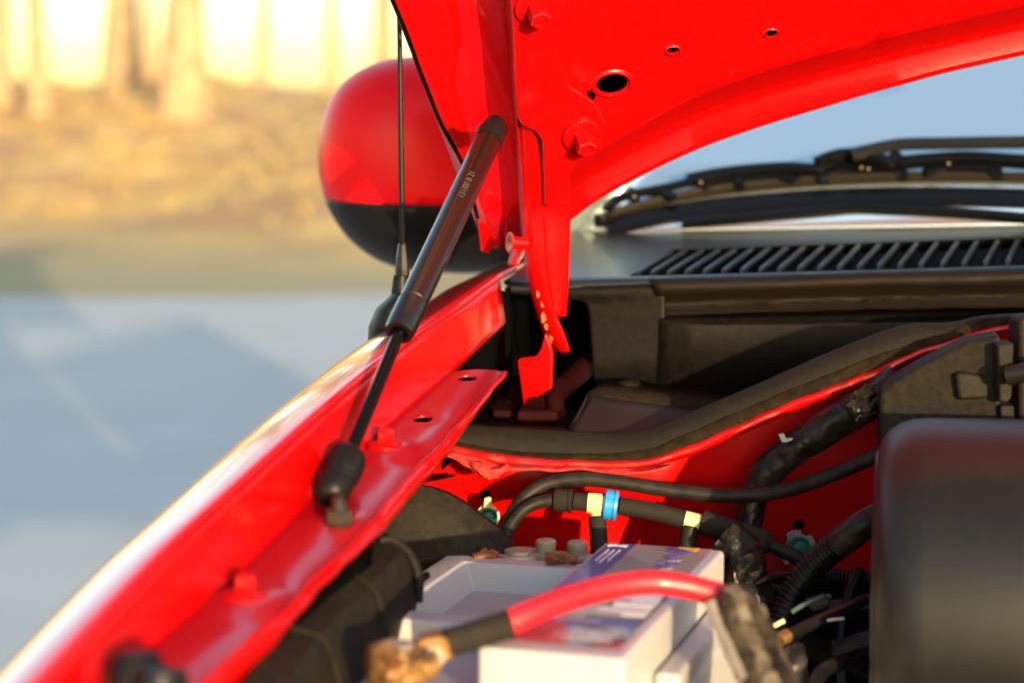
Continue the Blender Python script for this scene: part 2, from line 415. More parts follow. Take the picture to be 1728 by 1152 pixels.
# --- fender -------------------------------------------------------
FOLD = [(-240, 1440), (-60, 1278), (61, 1152), (162, 1044), (283, 919), (405, 809), (527, 700), (653, 596), (705, 558), (844, 463)]
def fold_Y(x): return 1 / (1.22 - 0.575 * (x - 61) / 783)
WB = [(-60, 1430), (120, 1246), (267, 1093), (393, 985), (518, 858), (600, 781), (640, 738), (765, 628), (851, 544)]
fx = [-240, -120, -30, 61, 140, 220, 300, 380, 460, 540, 620, 700, 757, 800, 826, 844]
n_out = Vector((-0.965, 0.26, 0)).normalized()
foldpts = [P(x, lerp_tab(FOLD, x), fold_Y(x)) for x in fx]
foldpts = catmull(foldpts, 60)
SH = [(0.0, -0.0045), (0.0002, -0.002), (0.0012, -0.0006), (0.003, -0.0004), (0.010, -0.0016), (0.020, -0.0040), (0.030, -0.0070), (0.040, -0.0107), (0.050, -0.0152), (0.060, -0.0208), (0.070, -0.028), (0.080, -0.038), (0.089, -0.052),
      (0.098, -0.075), (0.105, -0.11), (0.112, -0.2), (0.108, -0.5)]
ext = foldpts + [foldpts[-1] + Vector((0.012, 0.05, 0.002)) * k for k in (1, 2)]
fv = [p + n_out * (d * (.56 + .34 * min(1, i / 55))) + Vector((0, 0, z * (.80 + .1 * min(1, i / 55)))) for (d, z) in SH for i, p in enumerate(ext)]
fender = mesh('fender', fv, grid_faces(len(SH), len(ext)), M['red_gloss'], car, thick=0.001, angle=60, label='glossy red front fender with pale sky reflection along its shoulder')
wbx = [-60, 50, 150, 267, 330, 393, 455, 518, 560, 600, 640, 700, 765]
WBP = [P(x, lerp_tab(WB, x), fold_Y(x - 8)) for x in wbx]
topr = [P(x, lerp_tab(FOLD, x) + 1.5, fold_Y(x)) + Vector((0, 0, -0.004)) for x in [-70, 40, 140, 259, 322, 385, 447, 510, 552, 592, 632, 692, 757, 800, 822, 843]]
botr = WBP + [P(800, 595, 1.455), P(826, 570, 1.50), P(852, 545, 1.53)]
mid = [a.lerp(b, .5) for a, b in zip(topr, botr)]; mid[-2] = mid[-2] + Vector((-0.001, 0.002, 0))
wall = loft('inner_wall', [topr, mid, botr], M['red'], fender, n=70, cross=8, thick=0.0012)
# mounting flange
Yofy = sorted((lerp_tab(WB, x), fold_Y(x - 8)) for x in range(-60, 766, 15))
FR = [(-30, 1560), (180, 1330), (290, 1205), (365, 1129), (429, 1068), (485, 1020), (520, 975), (583, 919), (632, 866), (700, 787), (743, 746), (790, 694), (833, 645), (849, 627)]
FRP = [P(x, y, lerp_tab(Yofy, y)) for x, y in FR]
nfl = 90
L_, R_ = catmull([P(-60, 1430, fold_Y(-68))] + WBP[1:], nfl), catmull(FRP[0:], nfl)
rows = []
def flange_bump(p):
    h = 0
    for (bx, by, rr, hh) in ((650, 765, .022, .0035), (413, 1018, .026, .0035), (572, 888, .02, .002), (713, 709, .013, -.0012)):
        q = P(bx, by, lerp_tab(Yofy, by)); d = (Vector((p.x, p.y)) - Vector((q.x, q.y))).length
        h += hh * max(0, 1 - (d / rr) ** 4) if d < rr else 0
    return h
for k in range(9):
    t = k / 8
    row = []
    for a, b in zip(L_, R_):
        p = a.lerp(b, t); crown = 0.0012 * math.sin(math.pi * t) - 0.0035 * max(0, t - .8) * 5 * .2
        row.append(p + Vector((0, 0, crown + flange_bump(p))))
    rows.append(row)
flv = [p for r in rows for p in r]
flange = mesh('mounting_flange', flv, grid_faces(9, nfl), M['red_dusty_shade'], fender, thick=0.0015, angle=60)
hp = [(788, 642, 17, 6), (713, 709, 17, 6)]
cuts = []
for (hx, hy, rx_, ry_) in hp:
    Y = lerp_tab(Yofy, hy); cuts.append(cutter(P(hx, hy, Y), (0, 0, 1), rx_ * Y / F, 0.0085, 0.02, up=(1, 0, 0)))
cut(flange, cuts)
LIP = [(-60, 1640), (150, 1410), (270, 1280), (345, 1205), (417, 1140), (486, 1060), (535, 1000), (587, 948), (641, 898), (704, 825), (748, 776), (793, 712), (834, 656), (850, 637)]
lipP = [P(x, y, lerp_tab(Yofy, FR[i][1]) - 0.004) for i, (x, y) in enumerate(LIP)]
lipm = [a.lerp(b, .45) + Vector((.002, -.003, .001)) for a, b in zip(FRP, lipP)]
loft('flange_lip', [FRP, lipm, lipP], M['red'], fender, n=80, cross=6, thick=0.0015, jitter=0.0012)
loft('flange_blocker', [[p + Vector((-.002, 0, -.007)) for p in L_[::6]], [p + Vector((-.005, 0, -.008)) for p in R_[::6]]], M['dark_bay'], car, n=24, thick=.002)  # added dark strip, stops light showing through the flange holes
# apron behind the lip, hidden dark
loft('inner_apron', [[p + Vector((-.004, 0, .002)) for p in lipP[:9]], [p + Vector((-0.03, 0.0, -0.3)) for p in lipP[:9]]], M['dark_bay'], car, n=30, thick=0.002)
for (bx, by, rr) in ((650, 763, .0115), (413, 1018, .0125)):
    q = P(bx, by, lerp_tab(Yofy, by)); bolt('bolt', q + Vector((0, 0, 0.004)), (0.05, -.06, 1), rr, M['red'], flange, hexh=.011, hexr=.0055)
# rubber bump stop low on the fender
bs = [(200, 1100, .93), (232, 1085, .925), (258, 1100, .92), (300, 1112, .915), (325, 1180, .9)]
b0 = P(238, 1150, .865)
bump = lathe('bump_stop', P(232, 1165, .86), (-.05, .1, 1), [(.011, -.02), (.013, 0), (.0125, .012), (.009, .017), (.001, .018)], M['strut_end'], car, label='black rubber hood bump stop on the fender edge')
lathe('stop_pad', P(268, 1172, .85), (.1, .1, 1), [(.011, -.02), (.013, 0), (.0115, .011), (.001, .013)], M['strut_end'], bump)
lathe('stop_stud', P(200, 1160, .86), (-.2, .1, 1), [(.005, -.02), (.0055, 0), (.004, .008), (.001, .009)], M['brass'], bump)

# --- hood ---------------------------------------------------------
HA, HN = mk_plane(P(962, 368, 1.50), P(1728, 93, 1.455), P(960, 0, 1.37))
def H(px, py, off=0.0): return plane_pt(px, py, HA, HN, off)
hood = bpy.data.objects.new('hood', None); hood.location = P(960, 340, 1.5); link(hood, car)
hood['label'] = 'raised red hood seen from its underside'
CRE = [(905, 330), (962, 292), (1025, 249), (1084, 215), (1147, 179), (1211, 150), (1295, 120), (1358, 101), (1463, 74), (1590, 45), (1728, 13), (1950, -38), (2300, -110)]
EDG = [(930, 392), (962, 372), (1000, 343), (1063, 306), (1126, 274), (1190, 246), (1253, 223), (1316, 202), (1379, 183), (1455, 160), (1590, 124), (1728, 93), (1950, 46), (2300, -20)]
xs_ = [940, 962, 1000, 1063, 1126, 1190, 1253, 1316, 1379, 1455, 1527, 1590, 1660, 1728, 1850, 1950, 2150]
def rowH(fn, off): return [H(x, fn(x), off) for x in xs_]
ce, ed = (lambda x: lerp_tab(CRE, x)), (lambda x: lerp_tab(EDG, x))
top1, top2 = (lambda x: -520 - 0.22 * (x - 960)), (lambda x: -150 - 0.22 * (x - 960))
rows = [rowH(top1, 0.0), rowH(top2, 0.0), rowH(lambda x: ce(x) * .5 + top2(x) * .5, 0), rowH(lambda x: ce(x) - 18, 0.0), rowH(lambda x: ce(x) - 5, -0.0005), rowH(lambda x: ce(x) + 1, -0.003)]
rows = [catmull(r, 90) for r in rows]
r2 = [catmull(rowH(f_, o_), 90) for f_, o_ in (
    (lambda x: ce(x) + 5, -0.008), (lambda x: ce(x) * .72 + ed(x) * .28, -0.0185), (lambda x: ce(x) * .6 + ed(x) * .4, -0.0205), (lambda x: ce(x) * .5 + ed(x) * .5, -0.0195),
    (lambda x: ce(x) * .1 + ed(x) * .9, -0.0115), (lambda x: ed(x) - 1, -0.0115), (lambda x: ed(x), -0.0135), (lambda x: ed(x) - 3, -0.018))]
rows += r2
# dent in the panel
dc = H(1462, 62, 0)
pv = []
for r_i, r in enumerate(rows):
    for p in r:
        d = (p - dc).length
        pv.append(p - HN * (0.006 * math.exp(-(d / 0.010) ** 2)) + HN * 0.0012 * noise.noise(p * 9))
panel = mesh('inner_panel', pv, grid_faces(len(rows), 90), M['red'], hood, thick=0.0012, angle=50)
hz = (1, 0, 0)
cut(panel, [cutter(H(1033, 141), HN, .0112, .0088, .02, up=hz), cutter(H(1135, 84), HN, .0042, .0032, .02, up=hz), cutter(H(1301, 55), HN, .0042, .0032, .02, up=hz),
            cutter(H(991, 163), HN, .006, .006, .02, up=hz)])
for (hx, hy, r0) in ((1033, 141, .0118), (1135, 84, .0045), (1301, 55, .0045)):
    d, u, w = frame(HN); rv = []
    w2 = Vector((1, 0, 0)); w2 = (w2 - HN * w2.dot(HN)).normalized(); u2 = HN.cross(w2)
    pr = ((1.0, .0004), (1.08, .0022), (1.22, .0018), (1.35, .0004))
    for (q, h) in pr:
        for k in range(28):
            a = 2 * math.pi * k / 28; rv.append(H(hx, hy) + HN * h + w2 * math.cos(a) * r0 * q + u2 * math.sin(a) * r0 * .8 * q)
    mesh('hole_rim', rv, grid_faces(4, 28, wrap=True), M['red'], hood)
loft('cavity_shade', [[H(x, -300, -.028) for x in (950, 1300, 1800)], [H(1000, 200, -.028), H(1300, 95, -.030), H(1800, -30, -.030)]], M['dark_bay'], hood, n=10, thick=.001)  # added dark plate, keeps the sunlit cavity black behind the panel holes
# outer skin, folded hem and channel on the left side
CH = {  # y: left edge, bend, floor, wall foot, wall top
    -520: (450, 640, 700, 760, 790), -200: (578, 715, 765, 815, 850), 0: (660, 762, 800, 842, 862), 62: (686, 776, 808, 846, 866), 110: (703, 762, 805, 849, 868),
    156: (721, 762, 804, 852, 870), 208: (742, 782, 812, 856, 874), 278: (779, 804, 828, 862, 880), 340: (797, 816, 836, 867, 884), 385: (808, 824, 842, 870, 888), 420: (816, 829, 846, 872, 892)}
offs = (-0.045, -0.042, -0.062, -0.054, -0.002)
ccols = [[H(CH[y][k], y, offs[k]) for y in sorted(CH)] for k in range(5)]
hem0 = [p - HN * 0.004 + Vector((.002, 0, 0)) for p in ccols[0]]
loft('side_channel', [hem0, ccols[0], ccols[1], ccols[2], ccols[3], ccols[4]], M['red'], hood, n=60, cross=26, thick=0.001, angle=50)
# dark rubber seal along the outer hem
tube('hem_seal', [H(CH[y][0] + 2, y, -0.036) for y in sorted(CH)], 0.0016, M['interior'], hood, n=60, seg=8)
sk = []
for off in (-0.040,):
    Lr = [H(CH[y][0], y, off - .002) for y in sorted(CH)]
    Rr = [H(2150, y * 1.0 - 400 if y < 100 else -330 - .2 * (420 - y) * 0 + y * 0.2, off - .004) for y in sorted(CH)]
edge_o = [H(CH[420][0] + 4, 420, -.042)] + [H(x, ed(x) - 4, -.020) for x in xs_]
tops = [H(450 + (2150 - 450) * i / 17, -520, -.045) for i in range(18)]
loft('outer_skin', [tops, [a.lerp(b, .5) - HN * .012 for a, b in zip(tops, edge_o)], edge_o], M['red_gloss'], hood, n=50, cross=12, thick=0.001)
# lower left ragged end of the hem
prism('hem_end', [H(806, 372, -.024), H(822, 380, -.022), H(838, 402, -.02), H(846, 418, -.02), H(832, 412, -.02), H(825, 428, -.02), H(812, 424, -.022)], HN * -.003, M['red'], hood, bevel=.0006)
# hinge plate and strap
PL = [(800, -520), (856, -200), (861, 0), (865, 52), (868, 134), (873, 200), (880, 213), (904, 224), (914, 240), (917, 295), (919, 350), (962, 350), (962, 299), (971, 276),
      (1012, 252), (1024, 240), (1028, 228), (1021, 205), (1003, 176), (985, 162), (963, 149), (955, 125), (943, 90), (944, 74), (958, 54), (964, 40), (962, 15), (960, 0), (955, -200), (930, -520)]
hp_ = prism('hinge_plate', [H(x, y, 0.0065) for x, y in PL], HN * -0.006, M['red'], hood, bevel=0.0022, segs=3, angle=40)
for (bx, by) in ((983, 229), (905, 12)):
    bolt('bolt', H(bx, by, 0.007), HN + Vector((.06, 0, 0.0)), .0148, M['red'], hood, hexh=.017, hexr=.0074, turn=.5)
SY = lambda y: 1.447 + 0.00036 * (y - 226) if y < 350 else 1.4916 + .00012 * (y - 350)
SL = [(874, 205), (876, 280), (879, 350), (885, 420), (896, 482), (913, 544), (927, 578), (940, 592)]
SF = [(905, 222), (914, 290), (917, 350), (920, 420), (927, 488), (938, 530), (952, 562), (962, 592)]
SM = [(879, 206), (882, 280), (885, 350), (891, 420), (903, 484), (919, 540), (933, 574), (946, 594)]
lc = [P(x, y, SY(y) + .008) for x, y in SL]; mc = [P(x, y, SY(y) + .001) for x, y in SM]; fc = [P(x, y, SY(y) - .004) for x, y in SF]
strap = loft('hinge_strap', [lc, mc, [a.lerp(b, .5) + Vector((0, -.002, 0)) for a, b in zip(mc, fc)], fc], M['red'], hood, n=50, cross=10, thick=0.0028)
rc = [P(x, y, SY(y) + .000) for x, y in ((962, 300), (962, 340), (962, 370), (961, 420), (959, 470), (957, 505), (955, 533))]
gc = [P(x, y, SY(y) - .0045) for x, y in ((913, 250), (916, 310), (917, 350), (920, 420), (926, 480), (931, 508), (936, 534))]
loft('strap_face', [gc, [a.lerp(b, .5) + Vector((0, -.001, 0)) for a, b in zip(gc, rc)], rc], M['red'], strap, n=40, cross=8, thick=0.002)
# worn paint along the strap
for (x, y, r_) in ((908, 497, 5), (915, 512, 6), (918, 535, 7), (922, 552, 5), (929, 572, 5), (897, 440, 8), (893, 425, 7)):
    pts = []
    for k in range(11):
        a = 2 * math.pi * k / 11; q = r_ * random.uniform(.5, 1.15)
        pts.append(P(x + q * .7 * math.cos(a), y + q * 1.5 * math.sin(a), SY(y) - .0035 if y > 480 else SY(y) + .003))
    prism('bare_patch', pts, (0, .0012, 0), M['primer_rust'] if y > 480 else M['sealer'], strap)
# pivot bushing and its bracket
loft('pivot_bracket', [[P(866, 400, 1.51), P(862, 425, 1.505), P(857, 447, 1.50)], [P(887, 400, 1.50), P(886, 425, 1.497), P(872, 449, 1.495)]], M['red'], hood, n=12, thick=.002)
lathe('pivot_bushing', P(889, 411, 1.494), P(857, 409, 1.488) - P(889, 411, 1.494), [(.0045, 0), (.005, .008), (.005, .0122), (.0075, .0128), (.0078, .0142), (.0055, .0146), (.003, .0135)], M['red'], hood)
# fixed hinge leaf standing in the well
leaf = prism('hinge_leaf', [P(x, y, 1.50 + (.008 if x < 900 else 0)) for x, y in ((873, 608), (878, 604), (905, 601), (913, 588), (920, 562), (927, 580), (931, 597), (929, 656), (906, 669), (893, 680), (887, 691), (884, 687))],
             (.002, .003, 0), M['red'], car, bevel=.0008, label='bright red fixed hinge leaf standing in the dark well')
# --- gas strut ----------------------------------------------------
strut = bpy.data.objects.new('gas_strut', None); strut.location = P(565, 815, 1.14); link(strut, car); strut['label'] = 'black gas strut holding up the hood'
st, sb = P(829, 226, 1.392), P(674, 560, 1.238)
d = (sb - st).normalized(); Ls = (sb - st).length
tb = lathe('strut_tube', st, d, [(.004, -.002), (.0088, 0), (.0094, .002), (.0094, Ls - .028), (.0089, Ls - .0275), (.0089, Ls - .0265), (.0097, Ls - .026), (.0097, Ls - .002), (.009, Ls + .001), (.0062, Ls + .0012), (.0058, Ls - .003)], M['strut_tube'], strut, seg=40)
side = d.cross(Vector((0, -1, 0))).normalized()
facen = side.cross(d).normalized()
if facen.y > 0: facen = -facen
tpos = P(776, 361, 1.334) + facen * .0
q = st + d * ((tpos - st).dot(d))
text_mesh('stamp', '131/00 B 21', M['mark_grey'], tb, q + facen * .00945 - side * .0028, -d, side if side.x > 0 else -side, .0062, extrude=.0001) if False else None
tdir = -d; tup = facen.cross(tdir).normalized()
text_mesh('stamp', '131/00 B 21', M['mark_grey'], tb, q + facen * .0095 - tup * .0012, tdir, tup, .0058)
rb = P(590, 766, 1.152)
tube('strut_rod', [sb + d * -.004, sb.lerp(rb, .5), rb], .0041, M['strut_rod'], strut, n=6, seg=20)
# upper end fitting
lathe('strut_socket', st + d * .003, -d, [(.0098, -.006), (.0102, 0), (.0102, .003), (.0088, .0045), (.0084, .012), (.0072, .0155), (.003, .0165)], M['strut_end'], strut)
tube('strut_pin', [st - d * .008, st - d * .008 + Vector((.004, .03, -.002))], .0055, M['strut_end'], strut, n=4)
# lower ball joint
jb = P(566, 824, 1.135); dj = (jb - rb).normalized()
sc = P(574, 800, 1.139); dj = (sc - rb).normalized()
lathe('ball_socket', rb - dj * .003, dj, [(.0050, 0), (.0078, .0005), (.0100, .003), (.0116, .007), (.0119, .012), (.0119, .019), (.0112, .022), (.009, .024), (.003, .025)], M['strut_end'], strut, seg=30)
bcn = P(559, 829, 1.126); up2 = Vector((-.35, -.55, -.6)).normalized()
lathe('ball_cup', bcn - up2 * .014, up2, [(.0100, 0), (.0108, .001), (.0108, .004), (.0102, .0046), (.0106, .0055), (.0108, .010)] + [(.0108 * math.cos(a), .012 + .0108 * math.sin(a)) for a in [R(10 * q) for q in range(0, 9)]] + [(.0004, .0228)], M['strut_end'], strut, seg=30)
sb2 = P(571, 890, lerp_tab(Yofy, 890))
tube('ball_stud', [bcn + Vector((.002, .006, -.004)), sb2 + Vector((.0005, 0, .012)), sb2], lambda s: .0036 + .0008 * s, M['metal'], strut, n=8, seg=14)
bolt('stud_nut', sb2 + Vector((0, 0, .001)), (0.05, -.05, 1), .0088, M['metal'], strut, hexh=.0095, hexr=.0080)
# --- antenna ------------------------------------------------------
ant = bpy.data.objects.new('antenna', None); ant.location = P(668, 548, 1.44); link(ant, car); ant['label'] = 'thin black whip antenna on the fender'
AY = 1.44
tube('mast', [P(670, -60, AY), P(674, 40, AY), P(676, 200, AY), P(679, 412, AY)], lambda s: .0016 + .0006 * s, M['antenna_black'], ant, n=24, seg=10)
lathe('ferrule', P(679, 464, AY), (0, 0, 1), [(.0052, 0), (.0052, .004), (.0046, .013), (.003, .0225), (.002, .023)], M['rib_plastic'], ant, seg=8, smooth=False)
lathe('collar', P(677, 494, AY), (.02, 0, 1), [(.0072, -.002), (.0072, 0), (.0058, .0125), (.005, .013)], M['antenna_black'], ant)
bse = [(.027, -.012, -.032), (.0265, -.010, -.010), (.022, -.004, .004), (.017, 0, .012), (.0115, .001, .0155), (.002, .001, .016)]
bc = P(668, 520, AY)
v = []
for (r_, sh, h) in bse:
    for k in range(28):
        a = 2 * math.pi * k / 28
        v.append(bc + Vector((math.cos(a) * r_ * .55 + sh * .6 + (0.004 if r_ < .02 else 0), math.sin(a) * r_ * 1.1 - sh, h - .004)))
mesh('base', v, grid_faces(len(bse), 28, wrap=True) + [tuple(range(28)), tuple(range((len(bse) - 1) * 28, len(bse) * 28))], M['antenna_black'], ant, angle=50)
# --- door mirror --------------------------------------------------
mir = bpy.data.objects.new('side_mirror', None); mir.location = P(860, 380, 1.85); link(mir, car); mir['label'] = 'rounded red door mirror with black lower shell'
def mirror_pt(th, ph):
    cx, cy = 742, 262
    # superellipse outline, deeper belly at the front
    ct, st_ = math.cos(th), math.sin(th)
    e = 0.72
    x = math.copysign(abs(ct) ** e, ct); z = math.copysign(abs(st_) ** e, st_)
    rx_ = 204; up, dn = 166, 196
    if z < 0 and x < 0: z *= 1.0 - .0 ; x *= (1 - .16 * abs(z) ** 2)
    if z > 0 and x < 0: x *= 1 - .05 * z
    c = math.cos(ph) ** 0.62 if math.cos(ph) > 0 else 0
    px = cx + x * rx_ * c; py = cy - z * (up if z > 0 else dn) * c
    if z < 0: py += 12 * x * c * (1 if x > 0 else .6)
    return P(px, py, 1.80 - 0.075 * math.sin(ph) + 0.03 * (px - 742) / 400)
nth, nph = 72, 16
rows_ = [[mirror_pt(2 * math.pi * k / nth, R(90) * (1 - j / nph)) for k in range(nth)] for j in range(nph + 1)]
back = [[p + Vector((0, .06, 0)) for p in rows_[-1]], [p.lerp(P(742, 262, 1.9), .12) + Vector((0, .10, 0)) for p in rows_[-1]]]
rows_ += back
v = [p for r in rows_ for p in r]
ff = grid_faces(len(rows_), nth, wrap=True) + [tuple(range((len(rows_) - 1) * nth, len(rows_) * nth))]
zs = P(742, 347, 1.76).z
bm = bmesh.new(); bv = [bm.verts.new(p) for p in v]
for q in ff:
    try: bm.faces.new([bv[i] for i in q])
    except ValueError: pass
for (nm, sgn, mt, lift) in (('mirror_cover', 1, M['red_satin'], 0), ('lower_shell', -1, M['mirror_black'], 0)):
    b2 = bm.copy()
    bmesh.ops.remove_doubles(b2, verts=b2.verts, dist=1e-5)
    bmesh.ops.bisect_plane(b2, geom=b2.verts[:] + b2.edges[:] + b2.faces[:], plane_co=(0, 0, zs - .0008 * (sgn < 0)), plane_no=(0.03, 0, 1), clear_inner=(sgn > 0), clear_outer=(sgn < 0))
    b2.verts.ensure_lookup_table(); b2.verts.index_update()
    vv = [p.co.copy() for p in b2.verts]; fa = [tuple(x.index for x in q.verts) for q in b2.faces]
    mesh(nm, vv, fa, mt, mir, angle=50, thick=.002)
    b2.free()
bm.free()
tube('mirror_arm', [P(850, 400, 1.84), P(900, 410, 1.9), P(930, 420, 1.98)], .03, M['mirror_black'], mir, n=8)
# --- cowl ---------------------------------------------------------
cowl = bpy.data.objects.new('cowl_panel', None); cowl.location = P(1300, 470, 1.56); link(cowl, car); cowl['label'] = 'black plastic cowl panel with slanted grille below the windshield'
def Ysl(Y, px): return Y - 0.10 * max(0, (px - 864) / F * Y)
# columns: (R0, R1, R2a, R2) pixels
CC = [((957, 388), (925, 414), (866, 463), (850, 474)), ((990, 391), (955, 419), (905, 466), (893, 476)), ((1030, 393), (1000, 421), (960, 466), (955, 473)),
      ((1085, 394), (1062, 422), (1015, 466), (1010, 471)), ((1136, 394), (1132, 421), (1062, 466), (1060, 470))]
for x in range(1165, 2200, 50):
    t = (x - 1136) / (1728 - 1136)
    CC.append(((x, 394 - 15 * t), (x + 2, 421 - 21 * t), (x - 70 * max(0, 1 - t * 1.6), 466 - 18.5 * t), (x - 72 * max(0, 1 - t * 1.6), 470 - 19 * t)))
YR = (1.80, 1.715, 1.588, 1.572)
cv = []; rowsC = []
for ri in range(4):
    rowsC.append([P(c[ri][0], c[ri][1], Ysl(YR[ri], c[ri][0])) for c in CC])
nose1 = [p + Vector((0, -.003, -.0015)) for p in rowsC[3]]
nose2 = [p + Vector((.001 if i else .004, -.0045, -.005)) for i, p in enumerate(rowsC[3])]
nose3 = [p + Vector((.001 if i else .006, -.003, -.010)) for i, p in enumerate(rowsC[3])]
nose4 = [p + Vector((.001 if i else .010, .012, -.013)) for i, p in enumerate(rowsC[3])]
fold0 = [p + Vector((0, .004, -.003)) for p in rowsC[1]]
grid = [rowsC[0], rowsC[1], rowsC[2], rowsC[3], nose1, nose2, nose3, nose4]
nc = len(CC)
top = mesh('cowl_top', [p for r in grid for p in r], grid_faces(8, nc, skip=lambda r, c: r == 1 and c >= 4), M['cowl_plastic'], cowl, angle=45)
# recess under the grille
dz = Vector((0, 0, -.014))
rec = [rowsC[1][4:], [p + dz for p in rowsC[1][4:]], [p + dz for p in rowsC[2][4:]], rowsC[2][4:]]
m_ = nc - 4
rv = [p for r in rec for p in r]
rf = grid_faces(4, m_) + [(0, m_, 2 * m_, 3 * m_)]
mesh('grille_tray', rv, rf, M['interior'], cowl, angle=30)
# fine mesh wires in the tray, towards the right
for k in range(9):
    t = .12 + .76 * k / 8
    a = [rowsC[1][i].lerp(rowsC[2][i], t) + Vector((0, 0, -.008)) for i in (8, 14, 20, nc - 1)]
    tube('mesh_wire', a, .0009, M['rib_plastic'], cowl, n=14, seg=6)
bx_ = [320, 375, 445, 510, 575, 640, 708, 780, 850, 925, 1000, 1070, 1150, 1225, 1300, 1380, 1462, 1540, 1625, 1705]
fx_ = [170, 232, 300, 372, 445, 520, 595, 670, 745, 825, 905, 985, 1065, 1145, 1228, 1312, 1398, 1485, 1572, 1660]
K = 728 / 1728
pairs = [(1000 + b * K, 350 + (170 - 45 * (b - 320) / 1385) * K, 1000 + f_ * K, 350 + (274 - 47 * (f_ - 170) / 1490) * K) for b, f_ in zip(bx_, fx_)]
for k in range(1, 11): pairs.append((pairs[19][0] + 35 * k, pairs[19][1] - 1 * k, pairs[19][2] + 37 * k, pairs[19][3] - 1 * k))
for (x0, y0, x1, y1) in pairs:
    a = P(x0, y0 + 3, Ysl(1.712, x0)); b = P(x1, y1 - 2, Ysl(1.59, x1))
    dd = (b - a); dn = dd.normalized(); w = dn.cross(Vector((0, 0, 1))).normalized()
    sec = [(-.0021, -.012), (-.0021, 0.0005), (-.0014, .0018), (0, .0023), (.0014, .0018), (.0021, .0005), (.0021, -.012)]
    v = []
    for (t, sc, lz) in ((0, .5, -.002), (.02, .85, -.0005), (.06, 1, 0), (.94, 1, 0), (.98, .85, -.0005), (1, .5, -.002)):
        for (o, h) in sec: v.append(a + dd * t + w * o * sc + Vector((0, 0, h + lz)))
    f = grid_faces(6, 7) + [tuple(range(7)), tuple(range(35, 42))]
    mesh('slat', v, f, M['rib_plastic'], top, angle=50)
prism('clip_slot', [P(990 + 14 * math.cos(a) , 447 + 2.2 * math.sin(a) - 2 * math.cos(a), 1.645) + Vector((0, 0, .0006)) for a in [k * math.pi / 6 for k in range(12)]], (0, 0, -.004), M['interior'], top)
# cowl face left of the rubber lip, with the well opening cut to its left
fa = []
for (y, Yo, xl) in ((484, 0.0, 940), (496, -.001, 940), (503, -.001, 958), (507, -.001, 984), (514, -.001, 990), (530, -.001, 994), (600, -.003, 999), (660, -.006, 1004)):
    fa.append([P(xl + (1122 - xl) * t, y - 6 * t, 1.566 + Yo - .012 * t) for t in (0, .12, .3, .6, .85, 1)])
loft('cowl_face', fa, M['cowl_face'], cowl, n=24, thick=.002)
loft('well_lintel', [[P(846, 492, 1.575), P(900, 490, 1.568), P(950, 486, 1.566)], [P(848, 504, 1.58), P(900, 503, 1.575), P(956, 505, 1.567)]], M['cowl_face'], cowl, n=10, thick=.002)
def lipcurve(dy0, dy1, Yo): return [P(1098 + dy0 * .28, 470 + dy0, 1.558 + Yo - .0), P(1250, 466 + dy0 * .98, 1.545 + Yo), P(1500, 458 + dy0 * 1.0, 1.522 + Yo), P(1728, 452 + dy0 * 1.05, 1.50 + Yo), P(2000, 446 + dy0 * 1.1, 1.475 + Yo)]
lipr = [lipcurve(0, 0, .01), lipcurve(2, 0, -.002), lipcurve(9, 0, -.0075), lipcurve(20, 0, -.0085), lipcurve(30, 0, -.004), lipcurve(42, 0, .001), lipcurve(52, 0, -.001), lipcurve(61, 0, -.004), lipcurve(63, 0, .006)]
seal = loft('rubber_lip', lipr, M['lip_rubber'], cowl, n=60, cross=26, thick=.0015, jitter=.0007)
# ragged torn beads on the lip
rr = random.Random(5)
x = 1205
while x < 1725:
    ln = rr.uniform(12, 60); y = 470 + 46 - (x - 1100) * .0286 + rr.uniform(-2, 2)
    pts = [P(x + ln * t, y - ln * t * .03 + rr.uniform(-1.6, 1.6), 1.5475 - (x + ln * t - 1098) * .000093 - .0035) for t in (0, .2, .4, .6, .8, 1)]
    tube('torn_bead', pts, lambda s: .0007 * math.sin(math.pi * min(max(s, .05), .95)) + .0002, M['seal_edge'], seal, n=14, seg=6)
    x += ln + rr.uniform(6, 46)
# lower cowl face, shelf and box
lf = [[P(1116, 534, 1.555), P(1300, 532, 1.542), P(1500, 528, 1.525), P(1728, 523, 1.505), P(1950, 518, 1.48)],
      [P(1113, 540, 1.551), P(1300, 539, 1.538), P(1500, 535, 1.521), P(1728, 530, 1.50), P(1950, 525, 1.477)],
      [P(1111, 548, 1.553), P(1300, 547, 1.541), P(1500, 543, 1.524), P(1728, 538, 1.503), P(1950, 533, 1.48)],
      [P(1110, 650, 1.548), P(1300, 672, 1.535), P(1500, 690, 1.515), P(1728, 700, 1.50), P(1950, 700, 1.48)]]
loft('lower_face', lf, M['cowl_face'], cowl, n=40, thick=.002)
shelf_b = [P(1022, 640, 1.55), P(1060, 640, 1.55), P(1110, 650, 1.548), P(1180, 660, 1.54), P(1260, 672, 1.535)]
shelf_f = [P(993, 664, 1.485), P(1040, 672, 1.478), P(1090, 678, 1.474), P(1170, 690, 1.47), P(1240, 700, 1.465)]
box_b = [P(958, 730, 1.462), P(1010, 742, 1.455), P(1070, 745, 1.452), P(1150, 745, 1.45), P(1240, 745, 1.446)]
loft('shelf', [shelf_b, shelf_f], M['seal_edge'], cowl, n=20, thick=.002)
loft('box_face', [[p + Vector((0, 0, -.001)) for p in shelf_f], [p + Vector((-.001, -.003, -.006)) for p in shelf_f], box_b], M['black_plastic'], cowl, n=24, cross=8, thick=.002)
loft('box_side', [[P(1004, 655, 1.556), P(1000, 700, 1.556), P(990, 740, 1.55)], [P(993, 664, 1.486), P(975, 700, 1.472), P(958, 730, 1.463)]], M['black_plastic'], cowl, n=10, thick=.002)
